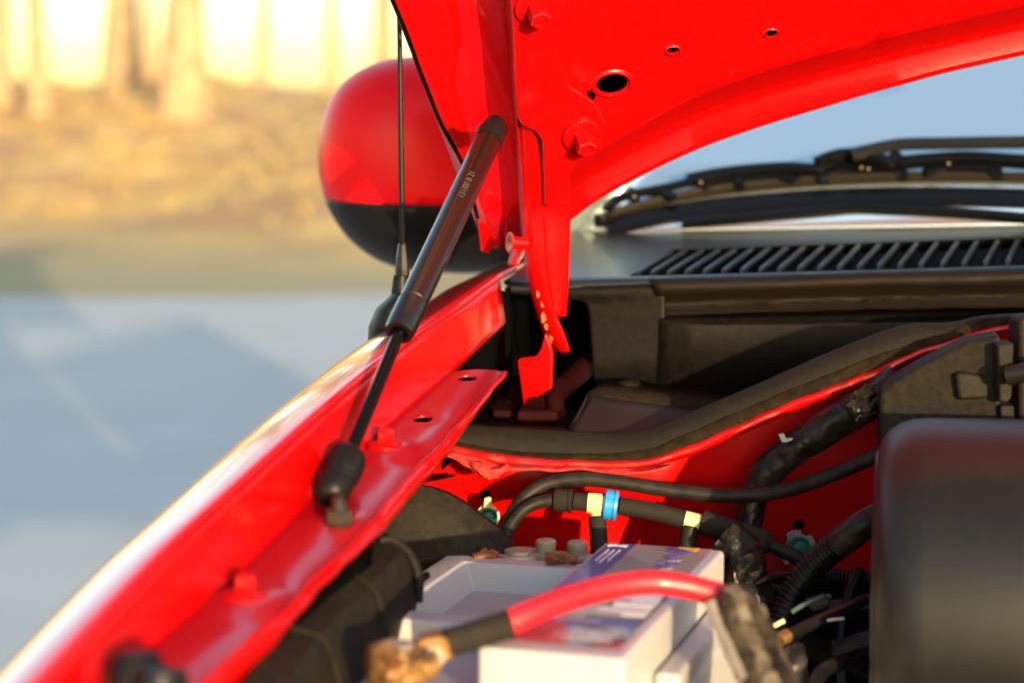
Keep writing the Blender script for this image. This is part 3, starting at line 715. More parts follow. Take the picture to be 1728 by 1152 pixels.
lathe('push_clip', P(1062, 647, 1.53), (0, -.1, 1), [(.008, -.002), (.0085, .001), (.006, .002), (.001, .0024)], M['seal_edge'], cowl)
# dark well behind the hinge
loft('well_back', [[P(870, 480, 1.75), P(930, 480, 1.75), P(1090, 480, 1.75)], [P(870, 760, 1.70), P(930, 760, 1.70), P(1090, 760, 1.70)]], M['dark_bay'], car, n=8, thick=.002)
wf = [[P(700, 690, 1.66), P(800, 690, 1.66), P(900, 690, 1.66), P(1020, 690, 1.66)], [P(745, 716, 1.46), P(800, 722, 1.455), P(900, 728, 1.455), P(990, 733, 1.46)]]
well = loft('well_floor', wf, M['red_shaded'], car, n=20, cross=8, thick=.002, jitter=.002)
prism('hinge_base', [P(815, 692, 1.53), P(828, 676, 1.57), P(862, 684, 1.56), P(870, 706, 1.50), P(832, 704, 1.50)], (0, 0, .006), M['red_shaded'], well, bevel=.0015)
prism('hinge_base', [P(870, 712, 1.485), P(890, 690, 1.54), P(940, 690, 1.54), P(942, 712, 1.485)], (0, 0, .009), M['red_shaded'], well, bevel=.003)
bolt('bolt', P(868, 678, 1.545), (0, 0, 1), .010, M['red_shaded'], well, hexh=.013, hexr=.006)
tube('hinge_spring', [P(905, 690, 1.50), P(945, 660, 1.53), P(985, 620, 1.58)], .009, M['red_shaded'], well, n=10, crinkle=.001)
tube('hinge_link', [P(940, 700, 1.49), P(935, 672, 1.50), P(945, 650, 1.52)], .007, M['red_shaded'], well, n=8)

# --- windshield, body behind ---------------------------------------
WA, WN = mk_plane(P(960, 391, 1.803), P(1728, 381, 1.72), P(960, 391, 1.803) + Vector((0.05, .866, .5)))
def W(px, py, off=0.0): return plane_pt(px, py, WA, WN, off)
wl = P(950, 393, 1.806); wr = P(1728, 381, 1.722) + (P(1728, 381, 1.722) - wl) * 1.6
upv = Vector((0.16, .87, .5)) * .95
g = [[wl.lerp(wr, t) + upv * s + Vector((.18 * s * (1 - 2 * t), 0, 0)) - Vector((0, .0, 0)) for t in [i / 16 for i in range(17)]] for s in [j / 8 for j in range(9)]]
mesh('windshield', [p for r in g for p in r], grid_faces(9, 17), M['glass_dark'], car, thick=.005, angle=60, label='windshield glass reflecting pale blue sky')
roof0, roof1 = g[8][0], g[8][16]
loft('roof', [[p + Vector((0, 0, .004)) for p in g[8]], [p + Vector((.15, .7, .07)) for p in g[8]], [p + Vector((.35, 1.7, .03)) for p in g[8]]], M['red_gloss'], car, n=24, cross=10, thick=.003)
tube('pillar', [g[0][0] + Vector((-.025, .01, -.02)), g[4][0] + Vector((-.025, 0, 0)), g[8][0] + Vector((-.02, 0, 0))], .03, M['red_gloss'], car, n=12)
tube('pillar', [g[0][16] + Vector((.025, .01, -.02)), g[4][16] + Vector((.025, 0, 0)), g[8][16] + Vector((.02, 0, 0))], .03, M['red_gloss'], car, n=12)
A0 = foldpts[-1] + Vector((-.02, .06, -.03)); dl = Vector((.23, .97, 0))
door = loft('door', [[A0 + dl * s + Vector((-.03 * z, .0, -z)) for s in (0, .3, .7, 1.1)] for z in (0, .08, .3, .6)], M['red_gloss'], car, n=16, cross=8, thick=.02)
loft('side_window', [[A0 + dl * s + Vector((.02, .0, .012)) for s in (.05, .4, .8, 1.1)], [A0 + dl * s + Vector((.16, .0, .40)) for s in (.75, .85, .95, 1.1)]], M['glass_dark'], car, n=8, thick=.004)
loft('door_side', [[wr + Vector((.1, 0, -.06)) + dl * s + Vector((0, 0, -z)) for s in (-.9, .0, 1.1)] for z in (0, .6)], M['red_gloss'], car, n=8, thick=.02)
# --- wiper --------------------------------------------------------
wip = bpy.data.objects.new('wiper', None); wip.location = W(1400, 300, .02); link(wip, car); wip['label'] = 'black windshield wiper lying low on the glass'
def bar(name, pts, off, th, dep, mt, n=24, taper=0):
    c = catmull([W(x, y, off) for x, y in pts], n); v = []
    for i, p in enumerate(c):
        d_ = (c[min(i + 1, n - 1)] - c[max(i - 1, 0)]).normalized(); u_ = WN; s_ = d_.cross(u_).normalized()
        k = 1 - taper * abs(2 * i / (n - 1) - 1)
        for (a, b) in ((-1, -1), (1, -1), (1, .6), (.6, 1), (-.6, 1), (-1, .6)): v.append(p + s_ * a * dep * .5 * k + u_ * b * th * .5 * k)
    return mesh(name, v, grid_faces(n, 6, wrap=True) + [tuple(range(6)), tuple(range(6 * n - 6, 6 * n))], mt, wip, angle=40)
BL = [(1008, 372), (1060, 352), (1110, 339), (1168, 326), (1260, 313), (1379, 303), (1500, 298), (1632, 297), (1728, 299), (1900, 306)]
bar('blade', BL, .0065, .0085, .005, M['wiper_rubber'], 40)
bar('blade_edge', [(x, y + 5) for x, y in BL], .0025, .009, .002, M['wiper_black'], 40)
bar('blade_reflection', [(1022, 384), (1100, 366), (1200, 350), (1320, 339), (1450, 332), (1600, 331), (1728, 334), (1900, 340)], .004, .004, .026, M['wiper_black'], 40)  # flat dark bar modelled as the wiper's reflection in the glass
bar('bridge_reflection', [(1150, 376), (1210, 371), (1300, 363), (1400, 354), (1440, 350), (1500, 352), (1600, 357), (1728, 367), (1900, 384)], .006, .006, .010, M['wiper_black'], 40)  # modelled reflection of the bridge linkage, not a second arm
bar('blade_tip', [(1004, 372), (1016, 372), (1030, 366)], .006, .012, .006, M['wiper_black'], 6)
bar('main_bridge', [(1160, 304), (1200, 296), (1253, 289), (1328, 284), (1379, 286), (1400, 277), (1425, 268), (1470, 267), (1505, 274), (1560, 270), (1632, 266), (1728, 272), (1900, 280)], .0135, .010, .012, M['wiper_black'], 50)
bar('link_bridge', [(1024, 352), (1034, 340), (1055, 330), (1110, 319), (1140, 313), (1165, 306)], .0135, .005, .010, M['wiper_black'], 20)
bar('link_bridge', [(1058, 328), (1090, 324), (1120, 326), (1137, 333)], .012, .005, .009, M['wiper_black'], 14)
bar('link_bridge', [(1185, 318), (1205, 306), (1246, 301), (1290, 297), (1330, 300), (1345, 304)], .011, .0045, .009, M['wiper_black'], 20)
bar('link_bridge', [(1380, 300), (1400, 290), (1440, 284), (1500, 282), (1522, 290)], .012, .005, .010, M['wiper_black'], 16)
bar('link_bridge', [(1560, 292), (1590, 284), (1620, 282), (1660, 284), (1682, 290)], .012, .005, .010, M['wiper_black'], 16)
for (x, y) in ((1070, 333), (1182, 309), (1246, 309), (1387, 297), (1522, 291), (1682, 291), (1600, 283)):
    bar('claw', [(x - 6, y - 8), (x, y - 2), (x + 2, y + 6)], .009, .011, .009, M['wiper_black'], 6)
for (x, y) in ((1070, 332), (1182, 308), (1453, 283), (1465, 285), (1600, 276)):
    lathe('rivet', W(x, y, .019), Vector((0, -1, .1)), [(.0017, 0), (.0017, .001), (.001, .0014)], M['metal'], wip, seg=10)
bar('arm', [(1436, 260), (1470, 252), (1518, 243), (1600, 241), (1728, 239), (1950, 238)], .026, .007, .013, M['arm_paint'], 30)
bar('arm_hook', [(1378, 272), (1395, 264), (1415, 258), (1440, 256)], .023, .005, .010, M['wiper_black'], 12)
bar('arm_hook', [(1440, 262), (1470, 266), (1500, 272), (1514, 262)], .020, .009, .011, M['wiper_black'], 12)

# --- bulkhead, weatherstrip ---------------------------------------
def wsY(x): return 1.425 - .00004 * (x - 750)
U1 = [(757, 714), (800, 718), (870, 723), (1000, 731), (1050, 732), (1086, 727), (1126, 712), (1253, 660), (1421, 587), (1500, 557), (1539, 547), (1600, 546), (1655, 535), (1728, 530), (1900, 520), (2300, 500)]
U2 = [(750, 742), (800, 752), (870, 763), (1000, 767), (1050, 765), (1100, 757), (1150, 737), (1290, 677), (1450, 612), (1520, 588), (1565, 573), (1615, 556), (1660, 541), (1728, 536), (1900, 526), (2300, 506)]
U3 = [(746, 748), (800, 758), (870, 770), (1000, 776), (1060, 777), (1110, 769), (1160, 752), (1295, 695), (1463, 628), (1530, 600), (1590, 577), (1635, 562), (1676, 552), (1728, 547), (1900, 538), (2300, 518)]
ws = bpy.data.objects.new('weatherstrip', None); ws.location = P(1000, 770, 1.42); link(ws, car); ws['label'] = 'dusty black rubber weatherstrip along the bulkhead edge'
def curve(U, Yo): return [P(x, y, wsY(x) + Yo) for x, y in U]
loft('strip_face', [[p + Vector((0, .02, -.004)) for p in curve(U1, .0)], curve(U1, .012), [a.lerp(b, .12) + Vector((0, -.002, .0008)) for a, b in zip(curve(U1, .012), curve(U2, 0))], [a.lerp(b, .5) for a, b in zip(curve(U1, .008), curve(U2, -.002))], curve(U2, 0)], M['seal_rubber'], ws, n=120, cross=14, thick=.0015, jitter=.0004)
loft('strip_foot', [[p + Vector((0, .004, .001)) for p in curve(U2, 0)], curve(U2, -.001), curve(U3, -.004), [p + Vector((0, .008, 0)) for p in curve(U3, -.004)]], M['seal_edge'], ws, n=120, cross=12, thick=.0012, jitter=.0006)
bulk = bpy.data.objects.new('bulkhead', None); bulk.location = P(1100, 900, 1.45); link(bulk, car); bulk['label'] = 'red painted bulkhead wall behind the hoses'
TOP = [(700, 742)] + U3
B1 = [(x, y + 2) for x, y in TOP]
lipw = [22 if x < 900 else 14 if x < 1150 else 17 if x < 1500 else 10 for x, y in TOP]
B2 = [(x, y + w_) for (x, y), w_ in zip(TOP, lipw)]
loft('seam_lip', [[p + Vector((0, .012, 0)) for p in curve(B1, -.004)], curve(B1, -.006), [a.lerp(b, .5) + Vector((0, -.0015, 0)) for a, b in zip(curve(B1, -.006), curve(B2, -.006))], curve(B2, -.004), [p + Vector((0, .010, .002)) for p in curve(B2, -.003)]], M['red'], bulk, n=130, cross=18, thick=.001, jitter=.0014)
wt = [(620, 760)] + [(x, y + 4) for x, y in TOP]
w0 = [P(x, y, 1.445 - .00003 * (x - 750)) for x, y in wt]
w1 = [Vector((p.x, p.y + .004, .985)) if p.z > 1.0 else p + Vector((0, 0, -.02)) for p in w0]
w2 = [Vector((p.x, p.y + .012, .95)) for p in w0]; w3 = [Vector((p.x, p.y + .016, .905)) for p in w0]
panelw = loft('wall_panel', [w0, w1, w2, w3], M['red'], bulk, n=100, cross=24, thick=.0015)
cut(panelw, [cutter(P(819, 840, 1.44), (0, 1, 0), .0042, .0042, .03), cutter(P(1351, 889, 1.43), (0, 1, 0), .0045, .0035, .03)])
# torn sealer flaps on the seam at the left
v = []
rs = random.Random(3)
fl = [[(746, 764), (790, 772), (840, 784), (900, 787), (990, 790), (1080, 793), (1130, 786)], [(752, 770), (786, 786), (828, 798), (880, 790), (960, 796), (1060, 800), (1135, 788)]]
loft('sealer_flap', [[P(x, y - 3, 1.412) for x, y in fl[0]], [P(x, y, 1.405) for x, y in fl[0]], [P(x, y, 1.399 + .004 * rs.random()) for x, y in fl[1]]], M['sealer'], bulk, n=70, cross=8, thick=.0016, jitter=.003)
tube('sealer_flap', [P(786, 778, 1.404), P(812, 788, 1.398), P(826, 798, 1.396), P(845, 794, 1.398), P(856, 786, 1.404)], lambda s: .0042 * math.sin(math.pi * min(max(s, .08), .92)) + .0006, M['sealer'], bulk, n=30, crinkle=.0022, seed=4)
loft('seam_gap', [[P(700, 808, 1.434), P(735, 803, 1.434), P(768, 800, 1.434)], [P(702, 815, 1.432), P(735, 810, 1.432), P(766, 803, 1.432)]], M['interior'], bulk, n=10, thick=.001)
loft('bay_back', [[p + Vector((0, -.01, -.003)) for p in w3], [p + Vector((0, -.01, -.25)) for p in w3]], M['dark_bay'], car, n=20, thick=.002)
loft('bulkhead_backing', [[Vector((p.x, 1.52 if p.x > .12 else 1.476, p.z - .012)) for p in w0], [Vector((p.x, 1.50, .8)) for p in w0]], M['dark_bay'], car, n=30, thick=.002)  # added unseen sheet, stops daylight showing through the bulkhead holes
loft('cowl_backing', [[P(1090, 500, 1.60), P(1500, 490, 1.57), P(2000, 480, 1.52)], [P(1090, 760, 1.60), P(1500, 760, 1.57), P(2000, 760, 1.52)]], M['dark_bay'], car, n=10, thick=.002)  # added unseen sheet, closes the light gap under the rubber lip
loft('well_side_shade', [[p + Vector((-.004, 0, .004)) for p in botr[-4:]], [p + Vector((-.008, 0, -.07)) for p in botr[-4:]]], M['dark_bay'], car, n=10, thick=.002)  # added dark panel, covers the fender's inner face so it reads black
loft('well_side_shade', [[P(854, 485, 1.545), P(880, 478, 1.65), P(908, 470, 1.75)], [P(854, 780, 1.545), P(880, 770, 1.65), P(908, 760, 1.75)]], M['dark_bay'], car, n=8, thick=.002)  # second added panel, blacks out the red strip behind the strap
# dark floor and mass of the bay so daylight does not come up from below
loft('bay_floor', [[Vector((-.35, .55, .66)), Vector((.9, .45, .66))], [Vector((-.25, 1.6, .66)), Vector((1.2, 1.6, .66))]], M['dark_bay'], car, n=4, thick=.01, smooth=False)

# ------------------------------------------------------------------ things in the bay
# blower housing above the drum, and the big drum itself
drum = empty('air_cleaner', P(1650, 1100, 1.2), 'large black drum shaped air cleaner housing at the right edge', 'air cleaner')
ax0 = Vector((.229, 1.235, .9415)); axd = Vector((1, -.205, .01)).normalized()
RD = .116
prof = [(0.001, .012), (.05, .006), (RD - .045, .001), (RD - .03, .0005), (RD - .020, .0020), (RD - .013, .0052), (RD - .0075, .0095), (RD - .0035, .0155), (RD - .001, .023), (RD, .032), (RD + .0005, .12), (RD, .34), (RD - .1, .345)]
lathe('drum_shell', ax0, axd, prof, M['black_plastic'], drum, seg=96, angle=50)
lathe('rim_band', ax0 + axd * .0012, axd, [(RD - .026, 0), (RD - .0225, -.0008), (RD - .0205, .0002), (RD - .020, .0022)], M['rib_plastic'], drum, seg=80)
prism('drum_tab', [ax0 + axd * .012 + Vector((0, -.13, -.03 - .0)) + Vector((0, -.012 * a, -.05 * b)) for a, b in ((0, 0), (1, 0), (1, 1), (0, 1))], axd * .012, M['black_plastic'], drum, bevel=.002)
duct = empty('blower_housing', P(1600, 700, 1.37), 'angular black plastic duct housing standing behind the drum', 'duct')
fr = [(1484, 660), (1508, 642), (1560, 612), (1632, 576), (1690, 566), (1690, 720), (1560, 760), (1483, 760)]
Yd = 1.345
front = [P(x, y, Yd - .00012 * (x - 1484)) for x, y in fr]
backo = [p + Vector((.004, .03, .001)) for p in front]
v = front + backo; n_ = len(front)
mesh('duct_body', v, [tuple(range(n_)), tuple(range(2 * n_ - 1, n_ - 1, -1))] + [(i, (i + 1) % n_, n_ + (i + 1) % n_, n_ + i) for i in range(n_)], M['shield'], duct, bevel=.004, segs=3)
prism('duct_step', [P(x, y, 1.322) for x, y in ((1612, 630), (1625, 628), (1686, 636), (1690, 672), (1618, 676))], (0, .012, 0), M['shield'], duct, bevel=.003)
prism('duct_rib', [P(x, y, 1.308) for x, y in ((1683, 580), (1712, 578), (1710, 640), (1708, 672), (1700, 680), (1686, 678))], (0, .02, 0), M['shield'], duct, bevel=.002)
prism('duct_rib', [P(x, y, 1.315) for x, y in ((1688, 684), (1712, 684), (1714, 735), (1690, 735))], (0, .02, 0), M['shield'], duct, bevel=.0015)
prism('duct_body', [P(x, y, 1.33) for x, y in ((1718, 536), (1850, 530), (1850, 740), (1718, 740))], (0, .03, 0), M['shield'], duct, bevel=.004)
tube('duct_pipe', [P(1700, 634, 1.30), P(1730, 628, 1.295), P(1850, 610, 1.28)], .0065, M['black_plastic'], duct, n=10)

# vacuum hose running across the bulkhead
hs = empty('rubber_hose', P(847, 905, 1.36), 'long smooth black rubber hose arching across the red bulkhead', 'hose')
tube('hose_body', [P(836, 935, 1.35), P(850, 900, 1.365), P(868, 862, 1.378), (P(893, 832, 1.385)), P(930, 814, 1.388), P(985, 808, 1.388), P(1050, 814, 1.386), P(1140, 828, 1.382), P(1240, 836, 1.376), P(1320, 828, 1.37), P(1400, 802, 1.36), P(1490, 764, 1.345), P(1560, 735, 1.33)], .0052, M['hose'], hs, n=90, seg=20)
# fuel / vacuum line with tee pieces
vl = empty('vacuum_line', P(1010, 915, 1.36), 'jointed black hose line with cream tee connectors and a blue ring', 'hose')
tube('hose_body', [P(846, 925, 1.358), P(862, 885, 1.366), P(885, 858, 1.372), P(912, 846, 1.374), P(938, 843, 1.374)], .0047, M['hose'], vl, n=30, seg=18)
c0, c1 = P(936, 843, 1.374), P(968, 845, 1.372)
lathe('hose_clamp', c0, c1 - c0, [(.0055, -.001), (.0075, 0), (.0082, .003), (.0076, .005), (.0082, .007), (.0076, .009), (.0085, .0105), (.0085, .012), (.006, .013)], M['hose_dusty'], vl)
tube('hose_body', [c1, P(996, 848, 1.371)], .0062, M['hose_dusty'], vl, n=8, seg=18)
t0, t1 = P(990, 848, 1.371), P(1026, 851, 1.370)
tee = lathe('tee_connector', t0, t1 - t0, [(.004, 0), (.0072, .0005), (.0075, .002), (.0075, .0105), (.006, .0115), (.006, .018)], M['cream_plastic'], vl, seg=12)
tube('tee_leg', [P(1007, 856, 1.370), P(1008, 884, 1.370)], .0046, M['cream_plastic'], tee, n=4)
tube('hose_body', [P(1008, 872, 1.370), P(1010, 900, 1.366), P(1012, 945, 1.36)], .0062, M['hose_dusty'], vl, n=8, seg=18)
r0_, r1_ = P(1019, 850, 1.370), P(1048, 854, 1.369)
lathe('blue_ring', r0_, r1_ - r0_, [(.005, 0), (.0098, .0002), (.0106, .001), (.0106, .0048), (.0098, .0056), (.0098, .0065), (.0106, .0072), (.0103, .0095), (.007, .010)], M['blue_plastic'], vl, seg=32)
tube('hose_body', [P(1046, 853, 1.369), P(1100, 862, 1.367), P(1156, 876, 1.365)], .0063, M['hose_dusty'], vl, n=14, seg=18)
q0, q1 = P(1150, 874, 1.365), P(1190, 884, 1.363)
tee2 = lathe('tee_connector', q0, q1 - q0, [(.003, 0), (.0044, .0005), (.0044, .002), (.0062, .0022), (.0062, .013), (.0045, .0135), (.0045, .017)], M['cream_plastic'], vl, seg=12)
tube('tee_leg', [P(1168, 878, 1.364), P(1165, 894, 1.363)], .0048, M['cream_plastic'], tee2, n=4)
tube('hose_body', [P(1165, 888, 1.363), P(1162, 905, 1.361), P(1156, 945, 1.355)], .0062, M['hose'], vl, n=8, seg=18)
tube('hose_sleeve', [P(1184, 880, 1.363), P(1220, 892, 1.360), P(1258, 904, 1.356), P(1292, 916, 1.352)], .0088, M['hose_dusty'], vl, n=20, seg=20)
e0, e1 = P(1290, 915, 1.352), P(1302, 920, 1.351)
lathe('sleeve_end', e0, e1 - e0, [(.0085, 0), (.0075, .002), (.0068, .004), (.0048, .005)], M['hose'], vl)
tube('hose_body', [P(1298, 918, 1.351), P(1330, 933, 1.349), P(1362, 948, 1.346), P(1400, 960, 1.34)], .005, M['hose'], vl, n=14, seg=18)
# taped loom
lm = empty('taped_loom', P(1256, 960, 1.37), 'thick wiring loom wrapped in crinkled black tape', 'wiring loom')
tube('tape_wrap', [P(1520, 640, 1.375), P(1485, 668, 1.378), P(1440, 694, 1.382), P(1385, 727, 1.386), P(1332, 764, 1.39), P(1293, 800, 1.393), P(1272, 842, 1.393), P(1262, 890, 1.39), P(1255, 935, 1.38), P(1250, 990, 1.36)],
     lambda s: .0122 - .0022 * (s > .45) * min(1, (s - .45) * 6), M['tape'], lm, n=150, seg=36, crinkle=.0014, angle=40)
tube('loose_tape', [P(1470, 655, 1.363), P(1440, 685, 1.366), P(1452, 700, 1.366), P(1478, 690, 1.364)], .0045, M['tape'], lm, n=40, seg=12, crinkle=.004, seed=9, angle=20)
prism('clip_tab', [P(x, y, 1.375) for x, y in ((1314, 733), (1323, 731), (1327, 740), (1338, 739), (1339, 742), (1327, 747), (1319, 746))], (0, .004, 0), M['white_nylon'], lm, bevel=.0008)
# ribbed conduits
def conduit(name, label, pts, r, n, rings, parent_loc):
    e = empty(name, parent_loc, label, 'conduit')
    def rad(s):
        return r * (1 + .10 * (1 if math.sin(s * rings * 2 * math.pi) > 0 else -1) * min(1, 4 * abs(math.sin(s * rings * 2 * math.pi))))
    tube('ribbed_sleeve', pts, rad, M['conduit'], e, n=n, seg=20, angle=0); return e
cd = conduit('ribbed_conduit', 'thick ribbed black conduit curving down beside the drum', [P(1440, 900, 1.262), P(1408, 922, 1.27), P(1372, 955, 1.275), P(1340, 998, 1.275), P(1320, 1050, 1.27), P(1318, 1110, 1.26)], .0088, 260, 30, P(1320, 1100, 1.26))
tube('tape_wrap', [P(1540, 852, 1.27), P(1500, 866, 1.262), P(1462, 884, 1.258), P(1432, 904, 1.263), P(1415, 917, 1.268)], .0098, M['tape'], cd, n=40, seg=24, crinkle=.0008)
conduit('ribbed_conduit', 'short ribbed black conduit lying level in the dark gap', [P(1370, 968, 1.31), P(1420, 974, 1.31), P(1500, 980, 1.30)], .0055, 140, 20, P(1420, 985, 1.31))
# loose wires in the gap
def wire(label, pts, r, mt, **k):
    p0 = Vector(pts[-1]); e = empty('loose_wire', p0, label, 'wire'); tube('wire_body', pts, r, mt, e, n=24, seg=8, **k); return e
wire('thin black wire arching above the white battery corner', [P(1275, 985, 1.30), P(1300, 974, 1.30), P(1340, 970, 1.29), P(1390, 972, 1.28)], .0028, M['conduit'])
e = wire('black cable with a bare copper coloured end in the dark gap', [P(1328, 1072, 1.19), P(1370, 1052, 1.2), P(1420, 1030, 1.21), P(1460, 1012, 1.22)], .0040, M['conduit'])
tube('wire_end', [P(1312, 1080, 1.185), P(1330, 1071, 1.19)], .0044, M['brass'], e, n=4)
wire('pale green wire showing in the dark gap', [P(1336, 1032, 1.22), P(1352, 1022, 1.22), P(1368, 1015, 1.22), P(1400, 1005, 1.23)], .0016, M['wire_green'])
wire('yellowish wire stub beside the ribbed conduit', [P(1306, 1056, 1.2), P(1316, 1050, 1.2), P(1324, 1046, 1.2)], .0016, M['cream_plastic'])
wire('pale short wire near the bottom of the drum', [P(1396, 1046, 1.2), P(1410, 1044, 1.2), P(1424, 1043, 1.2)], .001, M['white_nylon'])
wire('frayed taped wire hanging at the bottom of the gap', [P(1340, 1090, 1.16), P(1345, 1115, 1.155), P(1350, 1150, 1.15), P(1352, 1190, 1.14)], .006, M['tape'], crinkle=.002)
for (lb, pts_, rr_) in (
    ('thick black hose crossing low behind the ribbed conduit', [P(1330, 1010, 1.28), P(1390, 1030, 1.285), P(1470, 1020, 1.28), P(1560, 1000, 1.27)], .0075),
    ('black hose sagging at the bottom of the dark gap', [P(1345, 1070, 1.25), P(1400, 1100, 1.255), P(1460, 1085, 1.25), P(1560, 1060, 1.24)], .008),
    ('slim black cable dropping steeply beside the drum', [P(1452, 960, 1.285), P(1432, 1010, 1.275), P(1420, 1070, 1.26), P(1424, 1170, 1.24)], .0042),
    ('black cable curling at the very bottom of the gap', [P(1370, 1170, 1.17), P(1390, 1130, 1.18), P(1430, 1118, 1.19), P(1480, 1140, 1.2)], .0048),
    ('thin black cable looping under the taped loom', [P(1268, 960, 1.335), P(1300, 990, 1.33), P(1345, 992, 1.325), P(1400, 965, 1.32)], .0032)):
    wire(lb, pts_, rr_, M['conduit'])
cn = empty('plug_connector', P(1385, 1025, 1.215), 'small black plug connector in the dark gap', 'connector')
prism('plug_body', [P(x, y, 1.215) for x, y in ((1365, 1022), (1400, 1011), (1398, 1030), (1372, 1032))], (0, .02, 0), M['conduit'], cn, bevel=.001)
# taped cables below the loom near the battery corner
tc = empty('taped_cable', P(1262, 1010, 1.3), 'black taped cables dropping behind the battery corner', 'wiring loom')
tube('tape_wrap', [P(1225, 905, 1.325), P(1245, 925, 1.32), P(1262, 960, 1.315), P(1272, 1000, 1.31), P(1285, 1060, 1.3)], .013, M['tape'], tc, n=50, seg=24, crinkle=.003, seed=2, angle=25)
tube('tape_wrap', [P(1236, 918, 1.325), P(1241, 945, 1.318), P(1244, 985, 1.31), P(1240, 1040, 1.30)], .0075, M['tape'], tc, n=24, seg=18, crinkle=.003, seed=5, angle=25)
# grommets
def grommet(px, py, Y, r, label, clipm, ears):
    e = empty('grommet_plug', P(px, py, Y), label, 'grommet')
    b = P(px, py, Y + .006); ax = Vector((.05, -1, .12))
    lathe('green_cap', b, ax, [(r * .5, 0), (r * .74, .002), (r * .76, .005), (r * .62, .007), (r * .5, .006), (r * .42, .0075), (r * .2, .008), (.0005, .008)], M['green_rubber'], e)
    if ears:
        v = []; k_ = 40
        for kk in range(k_):
            a = 2 * math.pi * kk / k_; rr_ = r * (1.18 if (kk % 10) < 6 else .92)
            v.append(b + Vector((math.cos(a) * rr_, 0, math.sin(a) * rr_)))
        prism('clip_plate', v, (0, .002, 0), clipm, e, bevel=.0004)
        prism('clip_tongue', [P(px + a, py + b_, Y + .0045) for a, b_ in ((-6, -14), (-7, -26), (5, -28), (6, -14))], (0, .003, 0), clipm, e, bevel=.0006)
        prism('clip_ear', [P(px + a, py + b_, Y + .003) for a, b_ in ((-30, 14), (-18, 10), (-8, 24), (-22, 32))], (0, .003, 0), clipm, e, bevel=.0006)
        prism('clip_ear', [P(px + a, py + b_, Y + .003) for a, b_ in ((18, -8), (28, -12), (30, -2), (20, 4))], (0, .003, 0), clipm, e, bevel=.0006)
    else:
        lathe('clip_plate', b + Vector((0, .002, 0)), ax, [(r * .9, -.001), (r * .95, 0), (r * .9, .002), (r * .7, .002)], clipm, e)
        prism('clip_tongue', [P(px + a, py + b_, Y + .002) for a, b_ in ((-8, -10), (-6, -32), (4, -34), (7, -30), (6, -8))], (0, .004, 0), clipm, e, bevel=.001)
    return e
grommet(823, 872, 1.415, .0095, 'green rubber plug with cream clip beside the black shield', M['cream_plastic'], False)
grommet(1347, 922, 1.412, .0105, 'green plug in a grey metal spring clip under the loom', M['zinc'], True)

# black splash shield and headlamp duct at the left
sh_ = empty('splash_shield', P(740, 960, 1.27), 'rounded dusty black plastic shield beside the fender lip', 'shield')
arc = [(590, 900), (625, 862), (660, 832), (698, 823), (740, 833), (775, 852), (806, 875), (837, 900), (862, 930), (880, 970)]
a0 = [P(x, y, 1.29) for x, y in arc]
loft('shield_plate', [[p + Vector((.004, .012, -.001)) for p in a0], [p + Vector((.001, .002, .0005)) for p in a0], [p + Vector((-.001, -.002, -.003)) for p in a0], [Vector((p.x * .9 - .004, p.y - .012, .96 if p.z > .965 else p.z - .005)) for p in a0], [Vector((p.x * .9 - .004, p.y - .02, .85)) for p in a0]], M['shield'], sh_, n=50, cross=18, thick=.002)
lampd = empty('intake_duct', P(560, 1080, 1.0), 'dusty black round intake duct running below the fender lip', 'duct')
dA = [P(652, 900, 1.175), P(592, 948, 1.11), P(540, 1000, 1.055), P(480, 1065, .995), P(430, 1130, .945), P(350, 1235, .89)]
dB = [P(690, 950, 1.15), P(640, 1008, 1.085), P(560, 1085, 1.01), P(522, 1140, .965), P(440, 1240, .91)]
dC = [P(704, 1008, 1.15), P(655, 1075, 1.085), P(590, 1150, 1.015), P(548, 1215, .965), P(470, 1320, .90)]
dD = [p + Vector((-.012, .0, -.05)) for p in dC]
dA0 = [p + Vector((-.012, .0, -.03)) for p in dA]
ab = [a.lerp(b, .72) + Vector((.001, -.001, .0035)) for a, b in zip(catmull(dA, 6), catmull(dB, 6))]
loft('duct_body', [dA0, dA, ab, dB, dC, dD], M['shield'], lampd, n=40, thick=.002, jitter=.0012, angle=28)
rim = [P(640, 912, 1.155), P(660, 910, 1.157), P(682, 924, 1.155), P(699, 948, 1.152), P(707, 980, 1.15), P(706, 1015, 1.15)]
tube('rim_band', rim, .0028, M['shield'], lampd, n=30, seg=10)
for (t_, o_2) in ((.3, .001), (.62, .001)):
    k_ = int(t_ * 39); aa, bb, cc_ = catmull(dA, 40)[k_], catmull(dB, 40)[k_], catmull(dC, 40)[k_]
    tube('duct_seam', [aa + Vector((0, 0, .001)), aa.lerp(bb, .72) + Vector((.001, -.001, .0045)), bb + Vector((.001, -.001, .0012)), cc_ + Vector((.001, -.001, .001))], .0014, M['shield'], lampd, n=16, seg=6)
tube('duct_hook', [P(680, 990, 1.17), P(706, 978, 1.168), P(724, 968, 1.167)], lambda s: .006 - .004 * s, M['shield'], lampd, n=8)
lathe('duct_plug', P(462, 1158, .94), (.1, -.3, 1), [(.012, -.03), (.013, 0), (.0115, .004), (.001, .005)], M['shield'], lampd)

